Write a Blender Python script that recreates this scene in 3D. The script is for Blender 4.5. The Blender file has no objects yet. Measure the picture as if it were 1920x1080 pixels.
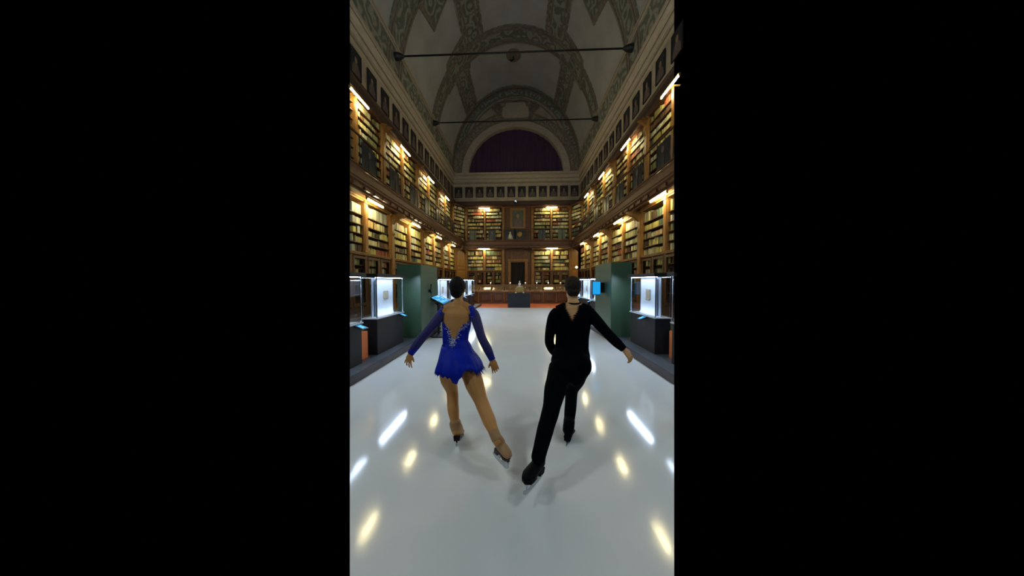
import bpy, bmesh, math, random
from mathutils import Vector, Matrix, noise
R = random.Random(7)
PI = math.pi
sc = bpy.context.scene
COL = sc.collection

# ------------------------------------------------------------------ camera
H = 1.55
YAW, PITCH, ROLL, FPX = .0343, -.0272, -.0027, 442.9
_fw = Vector((-math.sin(YAW)*math.cos(PITCH), math.cos(YAW)*math.cos(PITCH), math.sin(PITCH)))
_r0 = Vector((math.cos(YAW), math.sin(YAW), 0)); _u0 = _r0.cross(_fw)
_rt = _r0*math.cos(ROLL)+_u0*math.sin(ROLL); _up = -_r0*math.sin(ROLL)+_u0*math.cos(ROLL)
cam_d = bpy.data.cameras.new('camera'); cam = bpy.data.objects.new('camera', cam_d); COL.objects.link(cam)
CAMP = Vector((0, 0, H))
cam.matrix_world = Matrix(((_rt.x, _up.x, -_fw.x, 0), (_rt.y, _up.y, -_fw.y, 0), (_rt.z, _up.z, -_fw.z, H), (0, 0, 0, 1)))
cam_d.sensor_fit = 'HORIZONTAL'; cam_d.sensor_width = 36.0; cam_d.lens = 36.0*FPX/1920
cam_d.clip_start = .05; cam_d.clip_end = 200
sc.camera = cam
# ------------------------------------------------------------------ world, exposure
w = bpy.data.worlds.new('night'); sc.world = w; w.use_nodes = True
w.node_tree.nodes['Background'].inputs[0].default_value = (0, 0, 0, 1)
w.node_tree.nodes['Background'].inputs[1].default_value = 0
vs = sc.view_settings
sc.display_settings.display_device = 'sRGB'
vs.view_transform = 'Standard'; vs.look = 'None'; vs.gamma = 1; vs.use_curve_mapping = False
vs.exposure = 1.15
sc.cycles.use_denoising = True
sc.cycles.max_bounces = 8; sc.cycles.diffuse_bounces = 4; sc.cycles.glossy_bounces = 3; sc.cycles.transparent_max_bounces = 16
sc.cycles.sample_clamp_indirect = 6

TUBE_E = 95.0         # emission of the fluorescent tubes
LED_E = 22.0          # emission of the display-case light strips
def point(name, loc, e, col, r):
    l = bpy.data.lights.new(name, 'POINT'); l.energy = e; l.color = col; l.shadow_soft_size = r
    o = bpy.data.objects.new(name, l); COL.objects.link(o); o.location = loc; return o
# added fill lights behind the viewer, where the hall's tube lamps would go on
for k, (x, y, e) in enumerate(((-6.3, 1.4, 170), (5.6, 1.4, 170), (-6.3, -3, 120), (5.6, -3, 120))):
    point('hall_fill', (x, y, 8.9), e, (.91, 1, .95), .5)
# unseen cool fill added beside the viewer, standing in for further lit cases
for x in (-3.0, 2.8):
    point('case_fill', (x, .3, 1.55), 16, (.72, .82, 1), .15)

def ray(px, py):
    return _fw*FPX + _rt*(px-960) - _up*(py-540)
def W(px, py, y):                     # the point at depth y seen at a place in the photograph
    d = ray(px, py); return CAMP + d*(y/d.y)
def proj(p):
    d = p-CAMP; z = d.dot(_fw)
    return (960+FPX*d.dot(_rt)/z, 540-FPX*d.dot(_up)/z)

# ------------------------------------------------------------------ materials
def mat(name, col, rough=.5, metal=0., spec=.5, col2=None, scale=8., stretch=(1, 1, 1), kind='noise', bump=0., emit=None, es=0., lo=.35, hi=.65, coords='Object', detail=4):
    m = bpy.data.materials.new(name); m.use_nodes = True
    nt = m.node_tree; b = nt.nodes['Principled BSDF']
    b.inputs['Base Color'].default_value = (*col, 1); b.inputs['Roughness'].default_value = rough
    b.inputs['Metallic'].default_value = metal; b.inputs['Specular IOR Level'].default_value = spec
    if col2 is not None or bump:
        tc = nt.nodes.new('ShaderNodeTexCoord'); mp = nt.nodes.new('ShaderNodeMapping'); mp.inputs['Scale'].default_value = stretch
        nt.links.new(tc.outputs[coords], mp.inputs[0])
        if kind == 'noise':
            t = nt.nodes.new('ShaderNodeTexNoise'); t.inputs['Scale'].default_value = scale; t.inputs['Detail'].default_value = detail; out = t.outputs['Fac']
        elif kind == 'scroll':
            t = nt.nodes.new('ShaderNodeTexWave'); t.wave_type = 'RINGS'; t.rings_direction = 'SPHERICAL'
            vo = nt.nodes.new('ShaderNodeTexVoronoi'); vo.inputs['Scale'].default_value = scale; vo.feature = 'F1'
            nz = nt.nodes.new('ShaderNodeTexNoise'); nz.inputs['Scale'].default_value = scale*2.2; nz.inputs['Detail'].default_value = 3
            ad = nt.nodes.new('ShaderNodeMath'); ad.operation = 'MULTIPLY_ADD'
            sn = nt.nodes.new('ShaderNodeMath'); sn.operation = 'SINE'
            nt.links.new(mp.outputs[0], vo.inputs['Vector']); nt.links.new(mp.outputs[0], nz.inputs['Vector'])
            m1 = nt.nodes.new('ShaderNodeMath'); m1.operation = 'MULTIPLY'; m1.inputs[1].default_value = 17
            nt.links.new(vo.outputs['Distance'], m1.inputs[0])
            nt.links.new(nz.outputs['Fac'], ad.inputs[0]); ad.inputs[1].default_value = 9; nt.links.new(m1.outputs[0], ad.inputs[2])
            nt.links.new(ad.outputs[0], sn.inputs[0]); nt.nodes.remove(t)
            mr = nt.nodes.new('ShaderNodeMapRange'); mr.inputs[1].default_value = -1; nt.links.new(sn.outputs[0], mr.inputs[0]); out = mr.outputs[0]; t = None
        elif kind == 'voronoi':
            t = nt.nodes.new('ShaderNodeTexVoronoi'); t.inputs['Scale'].default_value = scale; out = t.outputs['Distance']
        if t is not None: nt.links.new(mp.outputs[0], t.inputs['Vector'])
        if col2 is not None:
            r = nt.nodes.new('ShaderNodeValToRGB'); r.color_ramp.elements[0].position = lo; r.color_ramp.elements[1].position = hi
            r.color_ramp.elements[0].color = (*col, 1); r.color_ramp.elements[1].color = (*col2, 1)
            nt.links.new(out, r.inputs[0]); nt.links.new(r.outputs[0], b.inputs['Base Color'])
        if bump:
            bp = nt.nodes.new('ShaderNodeBump'); bp.inputs['Strength'].default_value = bump; bp.inputs['Distance'].default_value = .02
            nt.links.new(out, bp.inputs['Height']); nt.links.new(bp.outputs[0], b.inputs['Normal'])
    if emit: b.inputs['Emission Color'].default_value = (*emit, 1); b.inputs['Emission Strength'].default_value = es
    return m
M = {}
M['oak'] = mat('carved oak', (.19, .086, .020), .42, col2=(.31, .15, .036), scale=3, stretch=(7, 7, .8), bump=.12)
M['cornice_wood'] = mat('near black walnut', (.050, .028, .022), .5, col2=(.075, .042, .032), scale=3, stretch=(7, 7, .8), bump=.08)
M['walnut'] = mat('dark walnut', (.085, .032, .012), .42, col2=(.135, .056, .020), scale=3, stretch=(7, 7, .8), bump=.1)
M['red_walnut'] = mat('reddish walnut', (.072, .030, .018), .40, col2=(.12, .052, .028), scale=2.5, stretch=(2, .5, 8), bump=.08)
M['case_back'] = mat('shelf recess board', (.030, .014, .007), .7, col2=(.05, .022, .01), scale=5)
M['plaster'] = mat('plain vault plaster', (.42, .43, .44), .9, col2=(.50, .51, .53), scale=.7, detail=6)
M['plaster_wall'] = mat('warm plaster', (.37, .31, .24), .9, col2=(.48, .41, .33), scale=1.6, detail=8, bump=.1)
M['moulding'] = mat('plaster moulding', (.43, .37, .30), .85, col2=(.54, .47, .39), scale=2.5, stretch=(1, 1, 5), bump=.1)
M['fresco'] = mat('painted scrollwork', (.15, .165, .145), .9, col2=(.34, .345, .30), scale=1.15, kind='scroll', lo=.25, hi=.9, bump=.1)
M['fresco_dark'] = mat('painted scrollwork on brown', (.21, .18, .15), .9, col2=(.33, .29, .24), scale=1.3, kind='scroll', lo=.2, hi=.95, bump=.2)
M['fresco_edge'] = mat('painted moulding line', (.20, .165, .135), .9, col2=(.27, .235, .20), scale=6)
M['curtain_purple'] = mat('purple blackout curtain', (.050, .024, .066), .9, col2=(.075, .036, .095), scale=1.5, stretch=(3, 1, .3))
M['iron'] = mat('wrought iron', (.012, .012, .014), .5, metal=.4, col2=(.03, .03, .034), scale=20)
M['black'] = mat('matt black lacquer', (.010, .0105, .014), .5, col2=(.014, .0145, .019), scale=9, spec=.3)
M['platform'] = mat('slate grey platform vinyl', (.070, .085, .105), .38, col2=(.095, .11, .135), scale=3)
M['riser'] = mat('dark platform riser', (.040, .034, .046), .5, col2=(.055, .048, .06), scale=5)
M['green'] = mat('dark green painted board', (.040, .088, .048), .42, col2=(.048, .10, .056), scale=1.5)
M['orange'] = mat('orange painted board', (.62, .155, .03), .5, col2=(.68, .19, .05), scale=4)
M['carpet'] = mat('orange red carpet', (.50, .105, .035), .9, col2=(.62, .16, .06), scale=40, bump=.3)
M['floor_dark'] = mat('dark terrazzo', (.07, .05, .04), .35, col2=(.11, .08, .06), scale=6)
M['ice'] = mat('white synthetic ice', (.70, .74, .76), .10, spec=.5, col2=(.75, .78, .80), scale=.8, detail=7)
M['board'] = mat('white mount board', (.50, .53, .58), .6, col2=(.54, .57, .62), scale=5)
M['page'] = mat('aged paper page', (.52, .44, .30), .8, col2=(.40, .33, .22), scale=60, stretch=(1, 1, 6))
M['tube'] = mat('lit fluorescent tube', (1, 1, .9), .4, emit=(1, .88, .47), es=TUBE_E)
M['led'] = mat('lit cold led strip', (1, 1, 1), .4, emit=(.66, .80, 1), es=LED_E)
M['lamp_body'] = mat('brass lamp housing', (.35, .22, .07), .35, metal=.7, col2=(.45, .3, .1), scale=12)
M['screen'] = mat('lit blue screen', (.004, .02, .05), .6, spec=.05, emit=(.006, .16, .36), es=1.0)
M['screen_text'] = mat('white lettering on screen', (.5, .7, .9), .4, emit=(.12, .30, .45), es=1.0)
M['canvas'] = mat('dark oil canvas', (.022, .016, .022), .4, col2=(.075, .06, .075), scale=2.2, detail=3)
M['canvas2'] = mat('very dark oil canvas', (.012, .014, .022), .35, col2=(.035, .04, .05), scale=1.6, detail=3)
M['canvas_green'] = mat('green grey canvas', (.05, .075, .06), .4, col2=(.09, .12, .09), scale=2.5)
M['flesh_paint'] = mat('painted flesh tone', (.34, .22, .14), .5, col2=(.22, .14, .09), scale=8)
M['robe_paint'] = mat('painted robe', (.10, .07, .09), .5, col2=(.17, .13, .12), scale=7)
M['gilt'] = mat('dull gilt', (.40, .27, .08), .4, metal=.5, col2=(.25, .16, .05), scale=14)
M['stone'] = mat('pale stone', (.62, .60, .52), .6, col2=(.5, .47, .4), scale=10)
M['bulb'] = mat('small lit globe', (1, 1, .9), .4, emit=(1, .92, .72), es=1.6)
M['blue_led'] = mat('small blue light', (.1, .2, 1), .4, emit=(.30, .42, 1), es=2.5)
M['steel'] = mat('polished blade steel', (.62, .66, .72), .22, metal=1, col2=(.5, .54, .6), scale=30)
M['skin_w'] = mat('skin of the woman', (.58, .275, .075), .6, col2=(.64, .31, .09), scale=9)
M['skin_m'] = mat('skin of the man', (.66, .35, .145), .6, col2=(.72, .40, .17), scale=9)
M['hair_dark'] = mat('very dark hair', (.007, .0055, .006), .7, col2=(.013, .010, .009), scale=40, stretch=(1, 1, .2), bump=.3, spec=.2)
M['hair_brown'] = mat('short dark brown hair', (.022, .015, .011), .8, col2=(.045, .031, .022), scale=60, bump=.4, spec=.2)
M['blue_cloth'] = mat('royal blue stretch fabric', (.001, .014, .36), .55, col2=(.002, .022, .46), scale=14, bump=.1, spec=.15)
M['black_cloth'] = mat('black stretch fabric', (.0012, .0018, .0035), .9, col2=(.002, .003, .005), scale=16, spec=.04)
M['crystal'] = mat('silver crystals', (.75, .80, .90), .2, metal=0, col2=(.95, .97, 1), scale=30, spec=1)
M['boot_tan'] = mat('tan boot cover', (.38, .21, .085), .55, col2=(.45, .26, .11), scale=20)
M['boot_black'] = mat('black boot leather', (.002, .0022, .004), .6, col2=(.004, .0045, .006), scale=20, spec=.08)
M['sole'] = mat('dark brown sole', (.022, .010, .007), .35, col2=(.035, .016, .01), scale=20)
M['eye'] = mat('eye white', (.8, .8, .78), .3, col2=(.75, .74, .72), scale=20)
M['lip'] = mat('lips', (.40, .14, .10), .5, col2=(.44, .17, .12), scale=20)
M['desk_glass'] = mat('dark reflective desk glass', (.10, .065, .04), .12, col2=(.16, .11, .07), scale=5)
M['back_plate'] = mat('grey blue case lining', (.20, .23, .28), .6, col2=(.24, .27, .32), scale=5)
M['leaflet'] = mat('white leaflet paper', (.75, .76, .78), .7, col2=(.65, .66, .7), scale=12)
M['curtain_black'] = mat('black door curtain', (.008, .007, .01), .9, col2=(.022, .02, .028), scale=2, stretch=(7, 1, .3))
def glassy(name, tint, fac):
    m = bpy.data.materials.new(name); m.use_nodes = True; nt = m.node_tree
    for n in list(nt.nodes): nt.nodes.remove(n)
    o = nt.nodes.new('ShaderNodeOutputMaterial'); t = nt.nodes.new('ShaderNodeBsdfTransparent'); g = nt.nodes.new('ShaderNodeBsdfGlossy')
    g.inputs['Roughness'].default_value = .03; t.inputs[0].default_value = (*tint, 1)
    x = nt.nodes.new('ShaderNodeMixShader'); f = nt.nodes.new('ShaderNodeLayerWeight'); f.inputs[0].default_value = .5
    pw = nt.nodes.new('ShaderNodeMath'); pw.operation = 'POWER'; pw.inputs[1].default_value = 4; nt.links.new(f.outputs['Facing'], pw.inputs[0])
    ml = nt.nodes.new('ShaderNodeMath'); ml.operation = 'MULTIPLY_ADD'; ml.inputs[1].default_value = fac; ml.inputs[2].default_value = .03; nt.links.new(pw.outputs[0], ml.inputs[0])
    nt.links.new(ml.outputs[0], x.inputs[0]); nt.links.new(t.outputs[0], x.inputs[1]); nt.links.new(g.outputs[0], x.inputs[2]); nt.links.new(x.outputs[0], o.inputs[0])
    return m
M['glass'] = glassy('clear case glass', (.95, .97, .98), .35)
def sheer(name, col, a):
    m = mat(name, col, .6); nt = m.node_tree; b = nt.nodes['Principled BSDF']; o = nt.nodes['Material Output']
    t = nt.nodes.new('ShaderNodeBsdfTransparent'); x = nt.nodes.new('ShaderNodeMixShader')
    nz = nt.nodes.new('ShaderNodeTexNoise'); nz.inputs['Scale'].default_value = 12
    mr = nt.nodes.new('ShaderNodeMapRange'); mr.inputs[3].default_value = a-.12; mr.inputs[4].default_value = a+.12
    nt.links.new(nz.outputs['Fac'], mr.inputs[0]); nt.links.new(mr.outputs[0], x.inputs[0])
    nt.links.new(t.outputs[0], x.inputs[1]); nt.links.new(b.outputs[0], x.inputs[2]); nt.links.new(x.outputs[0], o.inputs[0]); return m
M['sheer'] = sheer('sheer navy mesh sleeve', (.006, .014, .17), .82)

# ------------------------------------------------------------------ mesh helpers
class MB:
    def __init__(s): s.v = []; s.f = []
    def add(s, vs_, fs):
        n = len(s.v); s.v += [tuple(p) for p in vs_]; s.f += [tuple(n+i for i in f) for f in fs]; return s
    def box(s, x0, x1, y0, y1, z0, z1):
        return s.add([(x0, y0, z0), (x1, y0, z0), (x1, y1, z0), (x0, y1, z0), (x0, y0, z1), (x1, y0, z1), (x1, y1, z1), (x0, y1, z1)],
                     [(0, 3, 2, 1), (4, 5, 6, 7), (0, 1, 5, 4), (1, 2, 6, 5), (2, 3, 7, 6), (3, 0, 4, 7)])
    def cbox(s, x0, x1, y0, y1, z0, z1, c):      # box with chamfered vertical edges and top
        return s.prism([(x0+c, y0), (x1-c, y0), (x1, y0+c), (x1, y1-c), (x1-c, y1), (x0+c, y1), (x0, y1-c), (x0, y0+c)], 'z', z0, z1)
    def prism(s, poly, axis, a, b):              # polygon swept along an axis
        def P(u, v, t): return {'x': (t, u, v), 'y': (u, t, v), 'z': (u, v, t)}[axis]
        n = len(poly)
        return s.add([P(u, v, a) for u, v in poly]+[P(u, v, b) for u, v in poly],
                     [tuple(range(n-1, -1, -1)), tuple(range(n, 2*n))]+[(i, (i+1) % n, n+(i+1) % n, n+i) for i in range(n)])
    def tube(s, pts, rad, n=10, caps=True, side=None, ell=1.0):
        pts = [Vector(p) for p in pts]; rad = rad if hasattr(rad, '__len__') else [rad]*len(pts)
        base = len(s.v); sd = Vector(side) if side is not None else None
        for i, p in enumerate(pts):
            t = (pts[min(i+1, len(pts)-1)]-pts[max(i-1, 0)]).normalized()
            if sd is not None: ref = sd
            elif i == 0: ref = Vector((0, 0, 1)) if abs(t.z) < .9 else Vector((1, 0, 0))
            else: ref = a
            a = (ref-t*ref.dot(t)).normalized(); b = t.cross(a)
            r = rad[i]; rx, ry = r if hasattr(r, '__len__') else (r, r*ell)
            for k in range(n):
                an = 2*PI*k/n; s.v.append(tuple(p+a*math.cos(an)*rx+b*math.sin(an)*ry))
        for i in range(len(pts)-1):
            for k in range(n):
                a0 = base+i*n+k; a1 = base+i*n+(k+1) % n
                s.f.append((a0, a1, a1+n, a0+n))
        if caps:
            s.f.append(tuple(base+k for k in range(n-1, -1, -1))); s.f.append(tuple(base+(len(pts)-1)*n+k for k in range(n)))
        return s
    def ell(s, c, r, n=16, m=10, rot=None):
        c = Vector(c); base = len(s.v); rr = rot or Matrix.Identity(3)
        for i in range(1, m):
            ph = PI*i/m
            for k in range(n):
                th = 2*PI*k/n
                s.v.append(tuple(c+rr@Vector((r[0]*math.sin(ph)*math.cos(th), r[1]*math.sin(ph)*math.sin(th), r[2]*math.cos(ph)))))
        s.v.append(tuple(c+rr@Vector((0, 0, r[2])))); s.v.append(tuple(c+rr@Vector((0, 0, -r[2]))))
        T, B = len(s.v)-2, len(s.v)-1
        for i in range(m-2):
            for k in range(n):
                a = base+i*n+k; b = base+i*n+(k+1) % n; s.f.append((a, a+n, b+n, b))
        for k in range(n):
            s.f.append((T, base+k, base+(k+1) % n)); s.f.append((B, base+(m-2)*n+(k+1) % n, base+(m-2)*n+k))
        return s
    def lathe(s, c, prof, n=14):
        c = Vector(c); base = len(s.v)
        for r, z in prof:
            for k in range(n): s.v.append((c.x+r*math.cos(2*PI*k/n), c.y+r*math.sin(2*PI*k/n), c.z+z))
        for i in range(len(prof)-1):
            for k in range(n):
                a = base+i*n+k; b = base+i*n+(k+1) % n; s.f.append((a, b, b+n, a+n))
        s.f.append(tuple(base+k for k in range(n-1, -1, -1))); s.f.append(tuple(base+(len(prof)-1)*n+k for k in range(n)))
        return s
    def xf(s, m):
        s.v = [tuple(m@Vector(p)) for p in s.v]; return s
    def build(s, name, m, parent=None, smooth=False):
        me = bpy.data.meshes.new(name); me.from_pydata(s.v, [], s.f); me.update()
        me.materials.append(m if not isinstance(m, str) else M[m])
        bm = bmesh.new(); bm.from_mesh(me); bmesh.ops.recalc_face_normals(bm, faces=bm.faces); bm.to_mesh(me); bm.free()
        if smooth:
            for p in me.polygons: p.use_smooth = True
        o = bpy.data.objects.new(name, me); COL.objects.link(o)
        if parent is not None: o.parent = parent
        return o
def link(o, parent=None):
    COL.objects.link(o)
    if parent is not None: o.parent = parent
    return o
def empty(name, loc=(0, 0, 0), rz=0.):
    o = bpy.data.objects.new(name, None); COL.objects.link(o); o.location = loc; o.rotation_euler = (0, 0, rz); o.empty_display_size = .1; return o
def tag(o, label, cat, group=None, kind=None):
    o['label'] = label; o['category'] = cat
    if group: o['group'] = group
    if kind: o['kind'] = kind
    return o
def struct(o): o['kind'] = 'structure'; return o
def kids(o): return [c for c in bpy.data.objects if c.parent == o]
KIDS = {}
def copy_tree(o, parent=None, tree=None):
    c = o.copy(); link(c, parent)
    for ch in (tree if tree is not None else kids(o)):
        ch, sub = ch if isinstance(ch, tuple) else (ch, None)
        copy_tree(ch, c, sub if sub is not None else kids(ch))
    return c
CROP = []

# ================================================================== THE HALL
XL, XR, YE, ZS = -7.45, 6.55, 26.4, 13.5          # wall planes, end wall, springing height
CX, RX, RZ = (XL+XR)/2, (XR-XL)/2, 9.0
Y0 = 6.0
def vault(th, y, off=0.):                          # th 0 = left springing, pi = right springing
    return (CX-(RX-off)*math.cos(th), y, ZS+(RZ-off)*math.sin(th))
def vpatch(mb, dom, off, nu=2, edge=True):
    """dom(u, v) -> (th, y) on the unit square, laid on the vault at an inset"""
    nu, nv = nu if isinstance(nu, tuple) else (nu, nu)
    b = len(mb.v)
    for i in range(nu+1):
        for j in range(nv+1):
            th, y = dom(i/nu, j/nv); mb.v.append(vault(th, y, off))
    for i in range(nu):
        for j in range(nv):
            a = b+i*(nv+1)+j; mb.f.append((a, a+1, a+nv+2, a+nv+1))
    if edge:                                       # the rim down to the vault
        ring = [(i, 0) for i in range(nu)]+[(nu, j) for j in range(nv)]+[(i, nv) for i in range(nu, 0, -1)]+[(0, j) for j in range(nv, 0, -1)]
        c = len(mb.v)
        for i, j in ring:
            th, y = dom(i/nu, j/nv); mb.v.append(vault(th, y, -.02))
        n = len(ring)
        for k in range(n):
            i, j = ring[k]; i2, j2 = ring[(k+1) % n]
            mb.f.append((b+i*(nv+1)+j, b+i2*(nv+1)+j2, c+(k+1) % n, c+k))
def rect(t0, t1, y0, y1): return lambda u, v: (t0+(t1-t0)*u, y0+(y1-y0)*v)

mb = MB(); vpatch(mb, rect(0, PI, Y0, YE+.6), 0, (64, 12), edge=False)
o = struct(mb.build('ceiling', 'plaster', smooth=True)); CROP.append(o)
trims = 0
def trim(mb, m, smooth=False):
    global trims
    trims += 1
    o = struct(mb.build("trim_%d" % trims, m, smooth=smooth)); o.name = 'trim_%d' % trims; CROP.append(o); return o
def acd(d): return math.acos(max(-1, min(1, d/RX)))   # th where the vault stands d left of centre
# transverse bands with a moulded line on both rims
for yc, hw in ((14.0, .85), (20.5, .74), (26.05, .34)):
    mb = MB(); vpatch(mb, rect(.02, PI-.02, yc-hw, yc+hw), .05, (56, 2)); trim(mb, 'fresco')
    mb = MB()
    for s in (-1, 1):
        for q in (.02, .26):
            a, b = sorted((yc+s*(hw-q), yc+s*(hw-q-.13))); vpatch(mb, rect(.02, PI-.02, a, b), .10, (56, 1))
    trim(mb, 'fresco_edge')
# longitudinal bands, nearer the crown in the bay between the rods
for d0, d1, ya, yb in ((2.5, 4.1, 6, 13.3), (2.5, 4.1, 14.8, 19.8), (4.1, 5.3, 21.2, 25.75)):
    for s in (0, 1):
        t0, t1 = acd(d1), acd(d0)
        if s: t0, t1 = PI-t1, PI-t0
        mb = MB(); vpatch(mb, rect(t0, t1, ya, yb), .045, (6, 8)); trim(mb, 'fresco')
        mb = MB()
        for q in (0.012, .05):
            vpatch(mb, rect(t0+q, t0+q+.018, ya, yb), .09, (1, 8)); vpatch(mb, rect(t1-q-.018, t1-q, ya, yb), .09, (1, 8))
        trim(mb, 'fresco_edge')
        if ya == 14.8:                             # pointed lobe on the outer side of the band
            P = [(4.1, 15.95), (5.55, 16.75), (5.8, 14.85), (4.1, 14.8)]
            def lobe(u, v, P=P, s=s):
                d = (1-u)*((1-v)*P[0][0]+v*P[3][0])+u*((1-v)*P[1][0]+v*P[2][0])
                y = (1-u)*((1-v)*P[0][1]+v*P[3][1])+u*((1-v)*P[1][1]+v*P[2][1])
                return (acd(d) if not s else PI-acd(d), y)
            mb = MB(); vpatch(mb, lobe, .055, (5, 5)); trim(mb, 'fresco')
            mb = MB()
            vpatch(mb, lambda u, v: lobe(u, .0+.07*v), .1, (5, 1)); vpatch(mb, lambda u, v: lobe(1-.09*u, v), .1, (1, 5)); trim(mb, 'fresco_edge')
# wide lobes where the cross bands meet the long ones
for s in (0, 1):
    P = [(3.6, 18.7), (5.5, 19.4), (5.9, 21.4), (4.0, 21.7)]
    def lobe2(u, v, P=P, s=s):
        d = (1-u)*((1-v)*P[0][0]+v*P[3][0])+u*((1-v)*P[1][0]+v*P[2][0])
        y = (1-u)*((1-v)*P[0][1]+v*P[3][1])+u*((1-v)*P[1][1]+v*P[2][1])
        return (acd(d) if not s else PI-acd(d), y)
    mb = MB(); vpatch(mb, lobe2, .075, (5, 5)); trim(mb, 'fresco')
    mb = MB(); vpatch(mb, lambda u, v: lobe2(u, .07*v), .11, (5, 1)); vpatch(mb, lambda u, v: lobe2(1-.08*u, v), .11, (1, 5)); trim(mb, 'fresco_edge')
# foliage frieze along the foot of the vault, both sides
for s in (0, 1):
    t0, t1 = .035, .20
    f = (lambda a, b: (a, b)) if not s else (lambda a, b: (PI-b, PI-a))
    mb = MB(); vpatch(mb, rect(*f(t0, t1), Y0, 25.7), .06, (3, 14)); trim(mb, 'fresco')
    mb = MB()
    for a in (.03, .185, .205): vpatch(mb, rect(*f(a, a+.012), Y0, 25.7), .12, (1, 14))
    trim(mb, 'moulding')

# side walls (plaster upper part) and dark lower wall behind the bookcases
for nm, x, s in (('wall_left', XL, -1), ('wall_right', XR, 1)):
    a, b = sorted((x, x+s*.3))
    o = struct(MB().box(a, b, Y0, YE, 0, ZS+.05).build(nm, 'plaster_wall')); o.name = nm; CROP.append(o)
# end wall with the half round opening
LC, LR = (-.465, 13.55), 5.22
mb = MB(); mb.box(XL, XR, YE, YE+.55, 0, ZS+.05)
N = 48
pts_o = []; pts_i = []
for k in range(N+1):
    t = PI*k/N; pts_o.append((CX-RX*math.cos(t)*1.02, ZS+RZ*math.sin(t)*1.02)); pts_i.append((LC[0]-LR*math.cos(t), LC[1]+LR*.945*math.sin(t)))
for k in range(N):
    (a, b), (c, d), (e, f), (g, h) = pts_o[k], pts_o[k+1], pts_i[k+1], pts_i[k]
    mb.add([(a, YE, b), (c, YE, d), (e, YE, f), (g, YE, h), (e, YE+.55, f), (g, YE+.55, h)], [(0, 1, 2, 3), (3, 2, 4, 5)])
struct(mb.build('wall_back', 'plaster_wall')).name = 'wall_back'
def ring(r0, r1, y0, y1, m, n=48, z0=0.):
    mb = MB(); k_ = .945
    for k in range(n):
        q = []
        for t in (PI*k/n, PI*(k+1)/n):
            for r in (r0, r1): q.append((LC[0]-r*math.cos(t), LC[1]+z0+r*k_*math.sin(t)))
        (a0, b0, a1, b1) = q
        mb.add([(p[0], y0, p[1]) for p in (a0, b0, b1, a1)]+[(p[0], y1, p[1]) for p in (a0, b0, b1, a1)], [(0, 1, 2, 3), (3, 2, 6, 7), (1, 0, 4, 5), (1, 5, 6, 2), (0, 3, 7, 4)])
    return trim(mb, m)
ring(LR, LR+.72, YE-.10, YE, 'moulding'); ring(LR+.72, LR+.80, YE-.16, YE, 'fresco_edge')
ring(LR+.80, LR+1.62, YE-.06, YE, 'fresco_dark'); ring(LR+1.62, LR+1.75, YE-.14, YE, 'fresco_edge')
def vring(q0, q1, yy, m, n=56):
    mb = MB()
    for k in range(n):
        V = []
        for t_ in (PI*k/n, PI*(k+1)/n):
            for q in (q0, q1): V.append((CX-(RX-q)*math.cos(t_), yy, ZS+(RZ-q)*math.sin(t_)))
        mb.add([V[0], V[1], V[3], V[2]]+[(a, YE, c) for a, b_, c in (V[0], V[1], V[3], V[2])], [(0, 1, 2, 3), (0, 3, 7, 4), (1, 5, 6, 2)])
    return trim(mb, m)
vring(.0, .62, YE-.05, 'fresco'); vring(.60, .68, YE-.12, 'fresco_edge'); vring(.95, 1.02, YE-.10, 'fresco_edge')
# cartouche over the opening
t = empty('cartouche', (LC[0], YE-.16, 20.15)); tag(t, 'painted plaster cartouche with scrolled ends above the half round window', 'cartouche')
pl = [(-1.45, -.62), (-1.25, -.8), (1.25, -.8), (1.45, -.62), (1.42, .3), (1.15, .42), (1.0, .8), (-1.0, .8), (-1.15, .42), (-1.42, .3)]
MB().prism([(x, z) for x, z in pl], 'y', -.10, .12).build('tablet', 'moulding', t)
MB().prism([(x*1.12, z*1.16) for x, z in pl], 'y', -.03, .14).build('border', 'fresco_edge', t)
for s in (-1, 1):
    mb = MB(); pts = []
    for k in range(26):
        a = k*.42; r = .62-.019*k; pts.append((s*(1.95+r*math.cos(a)*.75), -.08, .25+r*math.sin(a)))
    mb.tube(pts, [.13-.003*k for k in range(26)], 6).build('scroll', 'fresco_edge', t, True)
mb = MB(); mb.tube([(-1.5, -.05, .95), (-.7, -.1, 1.18), (0, -.1, 1.1), (.7, -.1, 1.18), (1.5, -.05, .95)], [.08, .14, .17, .14, .08], 8).build('crest', 'fresco_edge', t, True)
# window behind a purple blackout curtain
mb = MB(); n = 60
for i in range(n+1):
    x = LC[0]-LR-.2+(2*LR+.4)*i/n; y = YE+.42+.035*math.sin(i*1.7)+.02*math.sin(i*4.1)
    mb.v += [(x, y, 13.4), (x, y, 19.2)]
for i in range(n): mb.f.append((2*i, 2*i+2, 2*i+3, 2*i+1))
t = mb.build('blackout_curtain', 'curtain_purple'); tag(t, 'dark purple blackout curtain filling the half round window', 'curtain')
mb = MB()
for k in range(-3, 4):
    x = LC[0]+k*1.35; z = LC[1]+LR*.945*math.sqrt(max(0, 1-(k*1.35/LR)**2)); mb.box(x-.035, x+.035, YE+.47, YE+.52, 13.5, z)
mb.box(LC[0]-LR, LC[0]+LR, YE+.47, YE+.52, 15.2, 15.27)
o = struct(mb.build('window_1', 'iron')); o.name = 'window_1'
struct(MB().box(XL-.3, XR+.3, YE+.9, YE+1.0, 12, 24).build('wall_outer', 'case_back')).name = 'wall_outer'

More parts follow.
